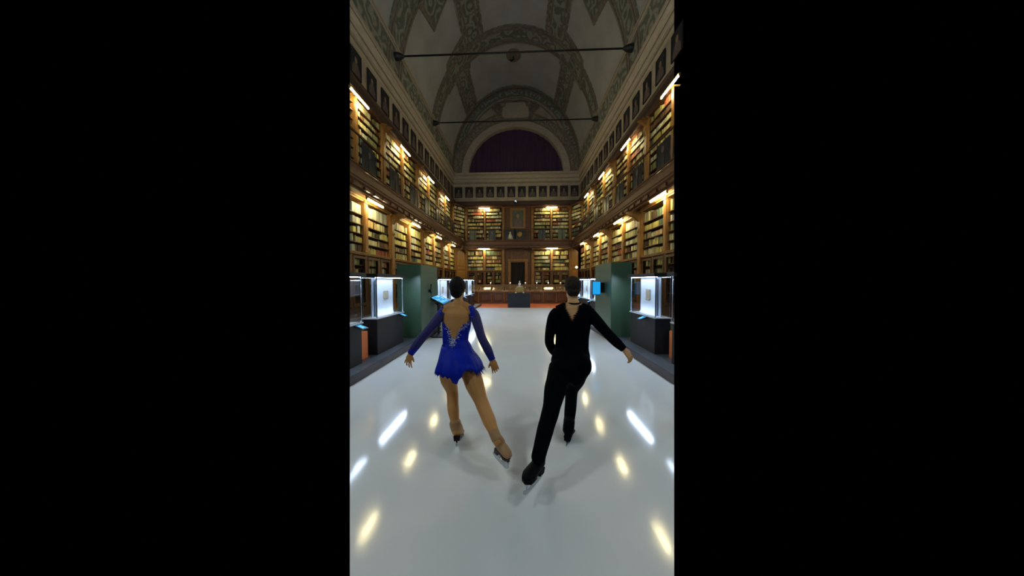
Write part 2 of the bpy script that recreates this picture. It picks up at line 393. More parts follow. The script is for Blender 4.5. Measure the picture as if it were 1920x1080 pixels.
# cornice: fascias swept along three walls
def cornice(prof, m):
    """prof: (distance from wall, z) polygon"""
    global trims
    for s, x in ((1, XL), (-1, XR)):
        trim(MB().prism([(x+s*d, z) for d, z in prof], 'y', Y0, YE), m)
    trim(MB().prism([(YE-d, z) for d, z in prof], 'x', XL, XR), m)
cornice([(-.01, 13.02), (.10, 13.02), (.14, 13.12), (.26, 13.22), (.30, 13.40), (.30, 13.52), (-.01, 13.58)], 'moulding')
cornice([(-.01, 12.62), (.05, 12.62), (.09, 12.74), (.09, 12.98), (.10, 13.02), (-.01, 13.02)], 'moulding')
cornice([(-.01, 12.86), (.125, 12.86), (.125, 12.90), (-.01, 12.90)], 'fresco_edge')
cornice([(-.01, 12.44), (.03, 12.44), (.03, 12.50), (-.01, 12.50)], 'fresco_edge')
cornice([(-.01, 13.24), (.29, 13.24), (.29, 13.28), (-.01, 13.28)], 'fresco_edge')
cornice([(-.01, 12.18), (.04, 12.18), (.06, 12.22), (.06, 12.30), (-.01, 12.34)], 'moulding')

# floors
struct(MB().box(-9, 8.5, .2, 27.2, -.25, -.045).build('floor', 'floor_dark')).name = 'floor'; CROP.append(bpy.data.objects['floor'])
o = struct(MB().box(-2.52, 2.30, .2, 13.95, -.04, 0).build('floor_ice', 'ice')); CROP.append(o)
o = struct(MB().box(-3.6, 5.0, 13.96, 16.75, -.04, -.002).build('floor_carpet', 'carpet'))
for nm, x0, x1, xr, y1 in (('floor_platform_left', -7.0, -2.56, -2.52, 15.3), ('floor_platform_right', 2.34, 6.3, 2.30, 13.9)):
    o = struct(MB().box(x0, x1, .6, y1, -.04, .12).build(nm, 'platform')); CROP.append(o)
    a, b = sorted((xr, x1 if xr < 0 else x0)); o = MB().box(a, b, .6, y1, -.04, .122); o = trim(o, 'riser')

# ================================================================== BOOKCASES
XLF, XRF, YF = -6.60, 5.97, 25.2           # lower case faces
XLU, XRU, YU = -6.95, 6.22, 25.45          # upper case faces
PITCH_B = 4.0
LOW_SH = [2.78, 3.19, 3.57, 3.95, 4.37]; LOW_TOP = 4.93
UP_SH = [5.92, 6.35, 6.78, 7.2, 7.6, 8.0, 8.37, 8.74, 9.08]; UP_TOP = 9.46
def ogee(x, z0, z1, reach, wd):
    """carved console bracket in the y-z plane, front towards -y"""
    h = z1-z0
    pr = [(.02, z0-.10), (-.10, z0-.12), (-.17, z0-.02), (-.16, z0+.08), (-.09, z0+.13), (-.07, z0+.3*h), (-.12, z0+.5*h), (-.28, z0+.68*h),
          (-.48, z0+.80*h), (-reach+.06, z0+.84*h), (-reach, z0+.9*h), (-reach, z1), (.02, z1)]
    return MB().prism(pr, 'x', x-wd/2, x+wd/2)
def pilaster(x, wd, z0, z1, d=.10):
    mb = MB(); mb.box(x-wd/2, x+wd/2, -d*.6, .42, z0, z1)
    mb.box(x-wd/2+.035, x+wd/2-.035, -d, -d*.6, z0+.12, z1-.12)
    mb.box(x-wd/2-.02, x+wd/2+.02, -d-.02, 0, z0, z0+.10); mb.box(x-wd/2-.02, x+wd/2+.02, -d-.03, 0, z1-.10, z1)
    return mb
def low_case(label, half=False, bracket=True):
    t = empty('bookcase'); tag(t, label, 'bookcase')
    wd = PITCH_B/(2 if half else 1)
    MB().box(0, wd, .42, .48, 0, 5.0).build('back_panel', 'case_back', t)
    for i, z in enumerate(LOW_SH[1:]):
        MB().box(.14, wd-.14, .03, .42, z-.03, z).build('shelf', 'walnut', t)
    pilaster(0, .30, 0, 4.98, .12).build('pilaster', 'oak', t)
    if not half: pilaster(wd/2, .24, 2.80, 4.98, .06).build('pilaster', 'oak', t)
    if bracket: ogee(0, 4.02, 4.96, .72, .17).build('bracket', 'oak', t)
    # head board over the shelves
    MB().box(.13, wd-.13, -.03, .42, 4.93, 5.05).box(.13, wd-.13, -.10, -.03, 4.985, 5.05).build('head_board', 'oak', t)
    # base cabinet
    c = MB(); c.box(.15, wd-.15, -.02, .42, 0, .5); c.box(.15, wd-.15, -.02, .0, 2.66, 2.78)
    for k in range(2 if half else 4):
        pass
    n = 2 if half else 4; cw = (wd-.30)/n
    for k in range(n+1):
        ex = .06 if k % 2 else .09
        x = .15+cw*k; c.box(max(.15, x-ex), min(wd-.15, x+ex), -.03, .06, .5, 2.66)
    for z in (1.05, 1.45, 1.85, 2.27): c.box(.15, wd-.15, .06, .42, z-.03, z)
    c.build('base_cabinet', 'walnut', t)
    MB().box(.13, wd-.13, -.10, .42, 2.74, 2.78).box(.13, wd-.13, -.07, -.02, 2.68, 2.74).build('ledge', 'oak', t)
    for k in range(n):
        x0, x1 = .15+cw*k+.07, .15+cw*(k+1)-.07
        d = MB(); d.box(x0, x0+.07, -.045, -.015, .55, 2.62); d.box(x1-.07, x1, -.045, -.015, .55, 2.62)
        d.box(x0+.07, x1-.07, -.045, -.015, 2.52, 2.62); d.box(x0+.07, x1-.07, -.045, -.015, .55, .68)
        do = d.build('door', 'walnut', t)
        MB().lathe((x1-.035 if k % 2 == 0 else x0+.035, -.06, 1.6), [(.004, -.02), (.014, -.01), (.014, .01), (.004, .02)], 8).build('knob', 'lamp_body', do)
    return t
def up_case(label, half=False):
    t = empty('bookcase'); tag(t, label, 'bookcase')
    wd = PITCH_B/(2 if half else 1)
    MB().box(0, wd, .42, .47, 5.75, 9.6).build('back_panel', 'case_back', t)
    for z in UP_SH: MB().box(.12, wd-.12, .03, .42, z-.03, z).build('shelf', 'walnut', t)
    pilaster(0, .26, 5.76, 9.5, .10).build('pilaster', 'oak', t)
    if not half: pilaster(wd/2, .20, 5.76, 9.5, .06).build('pilaster', 'oak', t)
    ogee(0, 8.75, 9.5, .26, .15).build('bracket', 'oak', t)
    MB().box(.10, wd-.10, -.02, .42, 9.46, 9.6).build('head_board', 'walnut', t)
    return t
ORD = ['first', 'second', 'third', 'fourth', 'fifth', 'sixth']
TIERS = []     # (tier, side, matrix, width, has_mid, description)
def place(t, side, k, tier, half=False):
    """side L/R/E; k bay index; returns world matrix for the books"""
    if side == 'L':
        t.location = ((XLF if tier == 'low' else XLU), 7.95+4*k, 0); t.rotation_euler = (0, 0, PI/2)
    elif side == 'R':
        t.location = ((XRF if tier == 'low' else XRU), 7.95+4*k+(2 if half else 4), 0); t.rotation_euler = (0, 0, -PI/2)
    else:
        t.location = (k, (YF if tier == 'low' else YU), 0); t.rotation_euler = (0, 0, 0)
    m = Matrix.Translation(t.location) @ Matrix.Rotation(t.rotation_euler.z, 4, 'Z')
    TIERS.append((tier, side, m, 2.0 if half else 4.0, half, t))
near = ['nearest the viewer', 'second from the viewer', 'third from the viewer', 'last before the far corner']
for tier, f in (('low', low_case), ('up', up_case)):
    word = 'lower oak bookcase under the gallery' if tier == 'low' else 'upper oak bookcase behind the gallery railing'
    proto = None
    for side, sw in (('L', 'left'), ('R', 'right')):
        for k in range(4):
            lb = '%s on the %s wall, %s' % (word, sw, near[k])
            if k == 0: t = f(lb); t['_c'] = 1
            elif proto is None: t = proto = f(lb)
            else: t = copy_tree(proto)
            t['label'] = lb; place(t, side, k, tier)
    for x, nm in ((-5.79, 'left of the doorway' if tier == 'low' else 'left of the framed portrait'), (1.33, 'right of the doorway' if tier == 'low' else 'right of the framed portrait')):
        t = copy_tree(proto); t['label'] = '%s on the end wall, %s' % (word, nm); place(t, 'E', x, tier)
for t in [x[5] for x in TIERS if x[5].get('_c')]:
    del t['_c']; CROP += list(kids(t)) + [g for c in kids(t) for g in kids(c)]
# closing pilasters of the end cases and the corner panelling
t = pilaster(0, .30, 0, 4.98, .12).build('end_pilaster', 'oak'); t.location = (-5.79+4, YF, 0); tag(t, 'carved oak pilaster closing the lower end bookcase beside the doorway, on its left', 'pilaster')
t = pilaster(0, .30, 0, 4.98, .12).build('end_pilaster', 'oak'); t.location = (1.33+4, YF, 0); tag(t, 'carved oak pilaster at the right end of the lower end bookcases', 'pilaster')
t = pilaster(0, .26, 5.76, 9.5, .1).build('end_pilaster', 'oak'); t.location = (-5.79+4, YU, 0); tag(t, 'oak pilaster between the upper end bookcase and the framed portrait, on its left', 'pilaster')
t = pilaster(0, .26, 5.76, 9.5, .1).build('end_pilaster', 'oak'); t.location = (1.33+4, YU, 0); tag(t, 'oak pilaster at the right end of the upper end bookcases', 'pilaster')
def panelled(name, x0, x1, z0, z1, nx, zs, m='oak', d=.05, parent=None):
    """framed panelling facing -y at y=0"""
    mb = MB(); mb.box(x0, x1, 0, .06, z0, z1)
    w_ = (x1-x0)/nx
    for i in range(nx):
        for a, b in zip(zs[:-1], zs[1:]):
            X0, X1, Z0, Z1 = x0+w_*i+.08, x0+w_*(i+1)-.08, a+.08, b-.08
            mb.add([(X0, 0, Z0), (X1, 0, Z0), (X1, 0, Z1), (X0, 0, Z1), (X0+.05, -.035, Z0+.05), (X1-.05, -.035, Z0+.05), (X1-.05, -.035, Z1-.05), (X0+.05, -.035, Z1-.05)],
                   [(0, 1, 5, 4), (1, 2, 6, 5), (2, 3, 7, 6), (3, 0, 4, 7), (4, 5, 6, 7)])
    return mb.build(name, m, parent)
for s, x, xe, nm in ((1, XLF, -5.79, 'left'), (-1, XRF, 5.33, 'right')):
    t = empty('corner_panelling'); tag(t, 'carved oak corner panelling with brackets in the far %s corner' % nm, 'panelling')
    a = Vector((x, 23.95, 0)); b = Vector((xe-s*.02, YF, 0)); d = b-a; L = d.length
    p = panelled('panel', 0.15, L-.1, 0, 4.98, 1, [0, 2.7, 3.1, 4.9], 'oak', parent=t)
    p.location = a; p.rotation_euler.z = math.atan2(d.y, d.x)
    if s < 0: p.location = b; p.rotation_euler.z = math.atan2(-d.y, -d.x)
    q = pilaster(0, .30, 0, 4.98, .12).build('pilaster', 'oak', t); q.location = a; q.rotation_euler.z = s*PI/2
    q = ogee(0, 4.02, 4.96, .72, .17).build('bracket', 'oak', t); q.location = a; q.rotation_euler.z = s*PI/2
# narrow upper cases in the far corners
for s, nm in ((1, 'left'), (-1, 'right')):
    t = up_case('narrow upper bookcase in the far %s corner of the gallery' % nm, half=True)
    if s == 1: t.location = (XLU+.12, 24.0, 0); t.rotation_euler.z = math.atan2(YU-24.0, -5.79-XLU-.12)
    else: t.location = (5.33, YU, 0); t.rotation_euler.z = math.atan2(24.0-YU, XRU-.12-5.33)
    sc_ = (Vector((XLU+.12, 24.0))-Vector((-5.79, YU))).length/2.0 if s == 1 else (Vector((5.33, YU))-Vector((XRU-.12, 24.0))).length/2.0
    t.scale = (sc_, 1, 1)
    m = Matrix.Translation(t.location) @ Matrix.Rotation(t.rotation_euler.z, 4, 'Z')
    TIERS.append(('up', 'C'+nm[0], m, 2.0*sc_, True, t))

# centre of the end wall: panelling, doorway, framed portrait
DX = -.23
t = panelled('centre_panelling', -1.64, DX-.75, 0, 4.98, 1, [0, 1.2, 3.4, 4.9], 'walnut'); t.location.y = YF; tag(t, 'dark walnut wall panelling on the left of the end doorway', 'panelling')
t = panelled('centre_panelling', DX+.75, 1.18, 0, 4.98, 1, [0, 1.2, 3.4, 4.9], 'walnut'); t.location.y = YF; tag(t, 'dark walnut wall panelling on the right of the end doorway', 'panelling')
t = panelled('centre_panelling', DX-.75, DX+.75, 3.75, 4.98, 1, [3.75, 4.9], 'walnut'); t.location.y = YF; tag(t, 'dark walnut panel above the end doorway', 'panelling')
t = panelled('centre_panelling', -1.66, 1.20, 5.76, 9.6, 3, [5.76, 7.2, 9.5], 'walnut'); t.location.y = YU; tag(t, 'dark walnut panelling behind the large framed portrait', 'panelling')
mb = MB()
for s in (-1, 1):
    a, b = sorted((DX+s*.80, DX+s*1.02)); mb.box(a, b, YF-.12, YF, 0, 3.72)
    a, b = sorted((DX+s*.74, DX+s*.80)); mb.box(a, b, YF-.06, YF+.05, 0, 3.66)
mb.box(DX-1.08, DX+1.08, YF-.16, YF, 3.72, 3.92); mb.box(DX-.80, DX+.80, YF-.06, YF+.05, 3.60, 3.72)
o = struct(mb.build('door_1', 'oak')); o.name = 'door_1'
mb = MB(); n = 36
for i in range(n+1):
    x = DX-.76+1.52*i/n; y = YF+.12+.03*math.sin(i*1.9); mb.v += [(x, y, 0), (x, y, 3.68)]
for i in range(n): mb.f.append((2*i, 2*i+2, 2*i+3, 2*i+1))
tag(mb.build('door_curtain', 'curtain_black'), 'black curtain hanging in the doorway of the end wall', 'curtain')
# big framed portrait in the gallery
def painting(w_, h, fw_, m='canvas', fig=True, fm='oak'):
    """origin centre, faces -y"""
    t = empty('portrait_painting')
    mb = MB()
    for a, b, c, d in ((-w_/2-fw_, w_/2+fw_, h/2, h/2+fw_), (-w_/2-fw_, w_/2+fw_, -h/2-fw_, -h/2), (-w_/2-fw_, -w_/2, -h/2, h/2), (w_/2, w_/2+fw_, -h/2, h/2)):
        mb.box(a, b, -.05, .03, c, d)
    mb.build('frame', fm, t)
    MB().box(-w_/2, w_/2, -.01, .02, -h/2, h/2).build('canvas', m, t)
    if fig:
        mb = MB(); s = w_
        mb.prism([(-.40*s, -h/2), (.40*s, -h/2), (.36*s, -.18*h), (.14*s, .03*h), (-.14*s, .03*h), (-.36*s, -.18*h)], 'y', -.014, -.010)
        mb.build('painted_robe', 'robe_paint', t)
        mb = MB(); mb.prism([(.13*s*math.cos(a)*1.0, .15*h+.13*h*math.sin(a)) for a in [2*PI*k/14 for k in range(14)]], 'y', -.017, -.012)
        mb.build('painted_face', 'flesh_paint', t)
    return t
t = painting(1.15, 1.75, .24, 'canvas_green', True); t.location = (DX, YU-.10, 8.25); tag(t, 'large dark framed portrait in the middle of the gallery end wall', 'painting')
for i, (x, z, nm) in enumerate(((-.88, 6.45, 'pale robed figure'), (.12, 6.5, 'gilt round head'))):
    t = empty('gallery_picture', (x-.15, YU-.32, z)); tag(t, 'small dark picture of a %s behind the end railing' % nm, 'painting')
    MB().box(-.55, .55, 0, .06, -.62, .62).build('canvas', 'canvas2', t)
    if i == 0: MB().lathe((0, -.06, -.45), [(.30, 0), (.24, .25), (.13, .5), (.06, .62), (.09, .72), (.03, .82)], 12).build('painted_robe', 'stone', t, True)
    else: MB().ell((0, -.05, .02), (.26, .08, .30)).build('painted_face', 'gilt', t, True)

# wooden cornice above the upper cases
for s, x in ((1, XLU), (-1, XRU)):
    trim(MB().prism([(x-s*.48, 9.60), (x+s*.02, 9.60), (x+s*.10, 9.66), (x+s*.05, 9.8), (x+s*.04, 10.02), (x+s*.09, 10.08), (x+s*.09, 10.14), (x-s*.48, 10.16)], 'y', Y0, YU), 'cornice_wood')
trim(MB().prism([(YU+.9, 9.60), (YU-.02, 9.60), (YU-.10, 9.66), (YU-.05, 9.8), (YU-.04, 10.02), (YU-.09, 10.08), (YU-.09, 10.14), (YU+.9, 10.16)], 'x', XLU, XRU), 'cornice_wood')

# ================================================================== GALLERY
XGL, XGR, YG = -5.88, 5.33, 24.3
def gallery(side):
    """local frame: x along, front at y=0 towards -y"""
    if side == 'L': n0, n1, loc, rz = 7.0, YG, (XGL, 0, 0), PI/2
    elif side == 'R': n0, n1, loc, rz = -YG, -7.0, (XGR, 0, 0), -PI/2
    else: n0, n1, loc, rz = XGL, XGR, (0, YG, 0), 0
    nm = {'L': 'along the left wall', 'R': 'along the right wall', 'E': 'across the end wall'}[side]
    t = empty('gallery_balcony', loc, rz); tag(t, 'dark wooden gallery balcony %s with thin railing' % nm, 'balcony')
    dep = {'L': XGL-XLU+.0, 'R': XRU-XGR, 'E': YU-YG}[side]
    MB().box(n0, n1, .02, dep+.02, 5.50, 5.76).build('deck', 'walnut', t)
    pr = [(.0, 5.76), (-.04, 5.70), (-.0, 5.62), (.02, 5.40), (.05, 5.36), (.05, 5.30), (.12, 5.22), (.12, 5.10), (.20, 5.06), (.20, 5.0), (.30, 5.0), (.30, 5.5), (.30, 5.78), (.0, 5.78)]
    MB().prism([(y, z) for y, z in pr], 'x', n0, n1).build('fascia', 'red_walnut', t)
    MB().box(n0, n1, .28, min(dep, .66), 5.06, 5.12).build('soffit', 'walnut', t)
    c = MB().box(0, .30, .05, .24, 5.08, 5.20).build('modillion', 'red_walnut', t); c.location.x = n0+.1
    mods = [c]
    for k in range(1, int((n1-n0)/.62)):
        d = c.copy(); link(d, t); d.location.x = n0+.1+.62*k; mods.append(d)
    MB().box(n0, n1, .02, .08, 6.93, 6.99).build('top_rail', 'walnut', t)
    MB().box(n0, n1, .03, .07, 5.84, 5.88).build('bottom_rail', 'walnut', t)
    b = MB().tube([(0, .05, 5.78), (0, .05, 6.1), (0, .05, 6.4), (0, .05, 6.94)], [.014, .022, .014, .014], 6).build('baluster', 'iron', t); b.location.x = n0+.2
    bs = [b]
    for k in range(1, int((n1-n0-.2)/.50)):
        d = b.copy(); link(d, t); d.location.x = n0+.2+.50*k; bs.append(d)
    return t, mods, bs
gal = {}
for s in 'LRE': gal[s] = gallery(s)
for s in 'LR': CROP += kids(gal[s][0])
# dark portrait boards hung inside the railing
def rail_board(w_, h, m='canvas2'):
    t = empty('rail_portrait')
    MB().box(-w_/2, w_/2, 0, .035, -h/2, h/2).build('canvas', m, t)
    mb = MB(); mb.prism([(.12*w_*math.cos(a), .2*h+.12*h*math.sin(a)) for a in [2*PI*k/12 for k in range(12)]], 'y', -.006, 0); mb.build('painted_face', 'robe_paint', t)
    return t
rb = rail_board(.82, 1.0)
first = True
for side, sw in (('L', 'left'), ('R', 'right')):
    for k in range(7):
        t = rb if first else copy_tree(rb); first = False
        y = 9.35+1.98*k
        t.location = ((XGL-.12) if side == 'L' else (XGR+.12), y, 6.38); t.rotation_euler.z = PI/2 if side == 'L' else -PI/2
        tag(t, 'dark portrait board behind the %s gallery railing, %s from the viewer' % (sw, ORD[k] if k < 6 else 'seventh'), 'painting', 'portrait boards on the side gallery railings')
for px, m, nm in ((886.5, 'canvas_green', 'leftmost, grey green'), (922.5, 'canvas2', 'second from the left, nearly black'), (1016, 'canvas2', 'third from the left, nearly black'), (1053, 'canvas_green', 'rightmost, grey green')):
    t = rail_board(.74, 1.0, m); p = W(px, 441, YG+.2); t.location = (p.x, YG+.14, 6.38)
    tag(t, 'portrait board on the end gallery railing, %s' % nm, 'painting', 'portrait boards on the end gallery railing')

# ================================================================== LAMPS
def tube_lamp(L=1.12):
    t = empty('tube_lamp')
    MB().tube([(-L/2, 0, 0), (L/2, 0, 0)], .026, 10).build('tube', 'tube', t, True)
    MB().box(-L/2-.03, L/2+.03, -.04, .04, .035, .085).box(-L/2-.03, -L/2, -.03, .03, -.03, .05).box(L/2, L/2+.03, -.03, .03, -.03, .05).build('housing', 'lamp_body', t)
    MB().box(-.03, .03, 0, .40, .06, .09).build('arm', 'lamp_body', t)
    return t
lp = tube_lamp(); first = True
for side, sw, rz, xu, xl in (('L', 'left', PI/2, -6.66, -6.17), ('R', 'right', -PI/2, 5.96, 5.66)):
    for k in range(4):
        t = lp if first else copy_tree(lp); first = False
        t.location = (xu, 9.82+3.93*k, 9.17 if side == 'L' else 9.25); t.rotation_euler.z = rz
        tag(t, 'lit tube lamp over the upper %s bookcases, %s from the viewer' % (sw, ORD[k]), 'lamp', 'tube lamps over the bookcases')
        t = copy_tree(lp); t.location = (xl, 9.98+3.93*k, 4.90 if side == 'L' else 4.98); t.rotation_euler.z = rz
        tag(t, 'lit tube lamp under the %s gallery, %s from the viewer' % (sw, ORD[k]), 'lamp', 'tube lamps over the bookcases')
for x, nm in ((-3.79, 'left'), (3.33, 'right')):
    t = copy_tree(lp); t.rotation_euler.z = 0; t.location = (x, YU-.30, 9.32); tag(t, 'lit tube lamp over the upper end bookcase, on the %s' % nm, 'lamp', 'tube lamps over the bookcases')
    t = copy_tree(lp); t.rotation_euler.z = 0; t.location = (x, YF-.42, 4.99); tag(t, 'lit tube lamp over the lower end bookcase, on the %s' % nm, 'lamp', 'tube lamps over the bookcases')

# ================================================================== BOOKS
PAL = [('cream', (.58, .52, .27)), ('straw yellow', (.54, .46, .12)), ('pale grey', (.50, .50, .38)), ('olive', (.28, .29, .12)), ('tan', (.44, .30, .13)),
       ('brown', (.17, .085, .035)), ('dark brown', (.065, .034, .02)), ('reddish brown', (.34, .085, .035)), ('dark green', (.075, .12, .075)), ('slate', (.09, .11, .15))]
BW = {'cream': 6, 'straw yellow': 5, 'pale grey': 3, 'olive': 4, 'tan': 3, 'brown': 3, 'dark brown': 2, 'reddish brown': 1.2, 'dark green': 1.2, 'slate': .5}
def book_mat(name, col):
    m = mat(name+' book cloth', col, .65, col2=tuple(c*.78 for c in col), scale=7, stretch=(5, 5, 1)); nt = m.node_tree
    oi = nt.nodes.new('ShaderNodeObjectInfo'); mr = nt.nodes.new('ShaderNodeMapRange'); mr.inputs[3].default_value = .5; mr.inputs[4].default_value = 1.15
    hs = nt.nodes.new('ShaderNodeHueSaturation'); nt.links.new(oi.outputs['Random'], mr.inputs[0]); nt.links.new(mr.outputs[0], hs.inputs['Value'])
    l = nt.nodes['Principled BSDF'].inputs['Base Color'].links[0]; s_ = l.from_socket; nt.links.new(s_, hs.inputs['Color']); nt.links.new(hs.outputs[0], nt.nodes['Principled BSDF'].inputs['Base Color'])
    return m
BM = {n: book_mat(n, c) for n, c in PAL}
BOOKS = []      # (world matrix, thickness, depth, height, colour, tier index, shelf z)
R2 = random.Random(21)
def fill(m, x0, x1, z, clear, ti, d0=.05, dim=False):
    x = x0+R2.uniform(0, .05)
    while x < x1-.05:
        run = R2.randint(3, 9); c = R2.choices(list(BW), list(BW.values()))[0]
        if dim and R2.random() < .6: c = R2.choice(['brown', 'dark brown', 'tan', 'olive'])
        bt = R2.uniform(.062, .155); bh = clear*R2.uniform(.62, .88); same = R2.random() < .5
        for _ in range(run):
            th = bt*(1 if same else R2.uniform(.7, 1.3)); hh = bh*(1 if same else R2.uniform(.86, 1.06)); hh = min(hh, clear-.02)
            if x+th > x1: return
            cc = c if (same or R2.random() < .7) else R2.choices(list(BW), list(BW.values()))[0]
            BOOKS.append((m @ Matrix.Translation((x+th/2, d0+R2.uniform(0, .03), z)), th*.93, .26, hh, cc, ti, z)); x += th
        if R2.random() < .16: x += R2.uniform(.05, .22)
for ti, (tier, side, m, wd, half, t) in enumerate(TIERS):
    cols = [(.16, wd-.16)] if half else [(.16, 1.87), (2.13, wd-.16)]
    sh = LOW_SH if tier == 'low' else UP_SH; top = LOW_TOP if tier == 'low' else UP_TOP
    for a, b in cols:
        for i, z in enumerate(sh):
            cl = (sh[i+1]-.035 if i+1 < len(sh) else top)-z
            fill(m, a, b, z, cl, ti)
        if tier == 'low':
            for z, cl in ((1.45, .36), (1.85, .38), (2.27, .38)):
                n = 2 if not half else 2; w2 = (b-a)/2
                for q in range(2): fill(m, a+w2*q+.10, a+w2*(q+1)-.10, z, cl, ti, .09, True)
def book_mesh(th, d, h):
    f = .12*th
    v = [(-th/2, 0.012, 0), (-th/4, .002, 0), (th/4, .002, 0), (th/2, .012, 0), (th/2, d, 0), (-th/2, d, 0)]
    vv = v+[(x, y, h) for x, y, z in v]
    return vv, [(5, 4, 3, 2, 1, 0), (6, 7, 8, 9, 10, 11)]+[(i, (i+1) % 6, 6+(i+1) % 6, 6+i) for i in range(6)]
def score(b):
    m, th, d, h, c, ti, z = b
    p = [m @ Vector((s*th/2, 0, q)) for s in (-1, 1) for q in (0, h)]
    if min(q.y for q in p) < 5: return 0
    s = [proj(q) for q in p]; cx_, cy_ = sum(q[0] for q in s)/4, sum(q[1] for q in s)/4
    if not (660 < cx_ < 1260 and 4 < cy_ < 1076): return 0
    # hidden behind the display cases, partitions or the gallery front
    if cy_ > 488 and not (880 < cx_ < 1056): return 0
    tier, side = TIERS[ti][0], TIERS[ti][1]
    if tier == 'up' and z < 7.2: return 0
    e1 = Vector(s[2])-Vector(s[0]); e2 = Vector(s[1])-Vector(s[0]); return abs(e1.x*e2.y-e1.y*e2.x)
def in_view(b):
    p = b[0] @ Vector((0, .1, b[3]/2)); q = proj(p); return p.y > 5 and 655 < q[0] < 1265.5
BOOKS = [b for b in BOOKS if in_view(b)]
BOOKS.sort(key=score, reverse=True)
unit = {}
for n, c in PAL:
    v, f = book_mesh(1, 1, 1); me = bpy.data.meshes.new('book'); 
    v = [(x, y*1.0 if y > .5 else y*4, z) for x, y, z in v]
    me.from_pydata(v, [], f); me.update(); me.materials.append(BM[n]); unit[n] = me
by_place = {}; places = {}
for b in BOOKS[:300]:
    m, th, d, h, c, ti, z = b
    tier, side, _, _, _, t = TIERS[ti]
    o = bpy.data.objects.new('book', unit[c]); link(o); o.matrix_world = m @ Matrix.Diagonal((th, d, h, 1))
    sh = (LOW_SH if tier == 'low' else UP_SH)
    lx = (TIERS[ti][2].inverted() @ m.translation).x
    if side == 'R': colw = 'far' if lx < 2 else 'near'
    else: colw = 'near' if lx < 2 else 'far'
    if z in sh: row = '%s shelf from top' % (['top', 'second', 'third', 'fourth', 'fifth', 'sixth'][len(sh)-1-sh.index(z)] if sh.index(z) < len(sh)-1 else 'top')
    else: row = 'base cabinet shelf'
    row = row.replace('top shelf from top', 'top shelf')
    by = int(round((t.location.y-(4 if side == 'R' else 0)-7.95)/4)) if side in 'LR' else 0
    wall = {'L': 'left wall', 'R': 'right wall', 'E': 'end wall'}.get(side, 'corner')
    place_ = '%s, %s half, %s %s bookcase, %s' % (row, colw, ['nearest', 'second', 'third', 'last'][by] if side in 'LR' else 'end', 'lower' if tier == 'low' else 'upper', wall)
    by_place.setdefault((c, ti, z, lx < 2), []).append((m.translation.y, o))
    o['category'] = 'book'; o['group'] = 'books on the '+place_; places[o.name] = place_
    CROP.append(o)
for b in BOOKS[300:]:
    key = (b[4], b[5], b[6], (TIERS[b[5]][2].inverted() @ b[0].translation).x < 2)
    if key in by_place: by_place[key].append((b[0].translation.y, None))
COUNT = ['first', 'second', 'third', 'fourth', 'fifth', 'sixth', 'seventh', 'eighth', 'ninth', 'tenth', 'eleventh', 'twelfth', 'thirteenth', 'fourteenth', 'fifteenth', 'sixteenth', 'seventeenth', 'eighteenth', 'nineteenth', 'twentieth']
for key, L_ in by_place.items():
    L_.sort(key=lambda e: e[0])
    for i, (y_, o) in enumerate(L_):
        if o is None: continue
        o['label'] = ('%s %s book along %s' % (COUNT[min(i, 19)], key[0], places[o.name])) if len(L_) > 1 else '%s book on %s' % (key[0], places[o.name])
# the rest of the several thousand books
mb = MB(); tone = []
for b in BOOKS[300:]:
    m, th, d, h, c, ti, z = b
    v, f = book_mesh(th, d, h); mb.add([tuple(m @ Vector(p)) for p in v], f)
    cc = dict(PAL)[c]; k = R2.choice([R2.uniform(.5, .8), R2.uniform(.8, 1.2), R2.uniform(.95, 1.2)]); tone += [(cc[0]*k, cc[1]*k, cc[2]*k, 1)]*sum(len(q) for q in f)
me = bpy.data.meshes.new('books'); me.from_pydata(mb.v, [], mb.f); me.update()
at = me.color_attributes.new('tone', 'FLOAT_COLOR', 'CORNER'); at.data.foreach_set('color', [x for t_ in tone for x in t_])
bmt = mat('assorted book bindings', (.4, .3, .2), .65); nt = bmt.node_tree; a_ = nt.nodes.new('ShaderNodeVertexColor'); a_.layer_name = 'tone'
nt.links.new(a_.outputs[0], nt.nodes['Principled BSDF'].inputs['Base Color']); me.materials.append(bmt)
o = bpy.data.objects.new('books', me); link(o); tag(o, 'rows of small distant old books filling the remaining shelves', 'books', kind='stuff'); CROP.append(o)

# ================================================================== PORTRAITS UNDER THE CORNICE
pt = painting(.78, 1.08, .025, 'canvas2', True, 'black'); first = True
NTH = ['first', 'second', 'third', 'fourth', 'fifth', 'sixth', 'seventh', 'eighth', 'ninth', 'tenth', 'eleventh', 'twelfth', 'thirteenth', 'fourteenth', 'fifteenth']
for i in range(12):
    p = W(860+19.73*i, 361, YE); t = pt if first else copy_tree(pt); first = False
    t.location = (p.x, YE-.04, 11.46); tag(t, 'small dark portrait on the end wall frieze, %s from the left' % NTH[i], 'painting', 'portraits along the end wall frieze')
for side, sw, x, rz in (('L', 'left', XL+.04, PI/2), ('R', 'right', XR-.04, -PI/2)):
    ys = [10.72+1.165*k for k in range(14)] if side == 'L' else [10.28+1.165*k for k in range(14)]
    for i, y in enumerate(ys):
        if y > 25.9: break
        t = copy_tree(pt); t.location = (x, y, 11.42); t.rotation_euler.z = rz; t.scale = (.86, .5, 1)
        tag(t, 'small dark portrait under the %s cornice, %s from the viewer' % (sw, NTH[i]), 'painting', 'portraits under the side cornices')
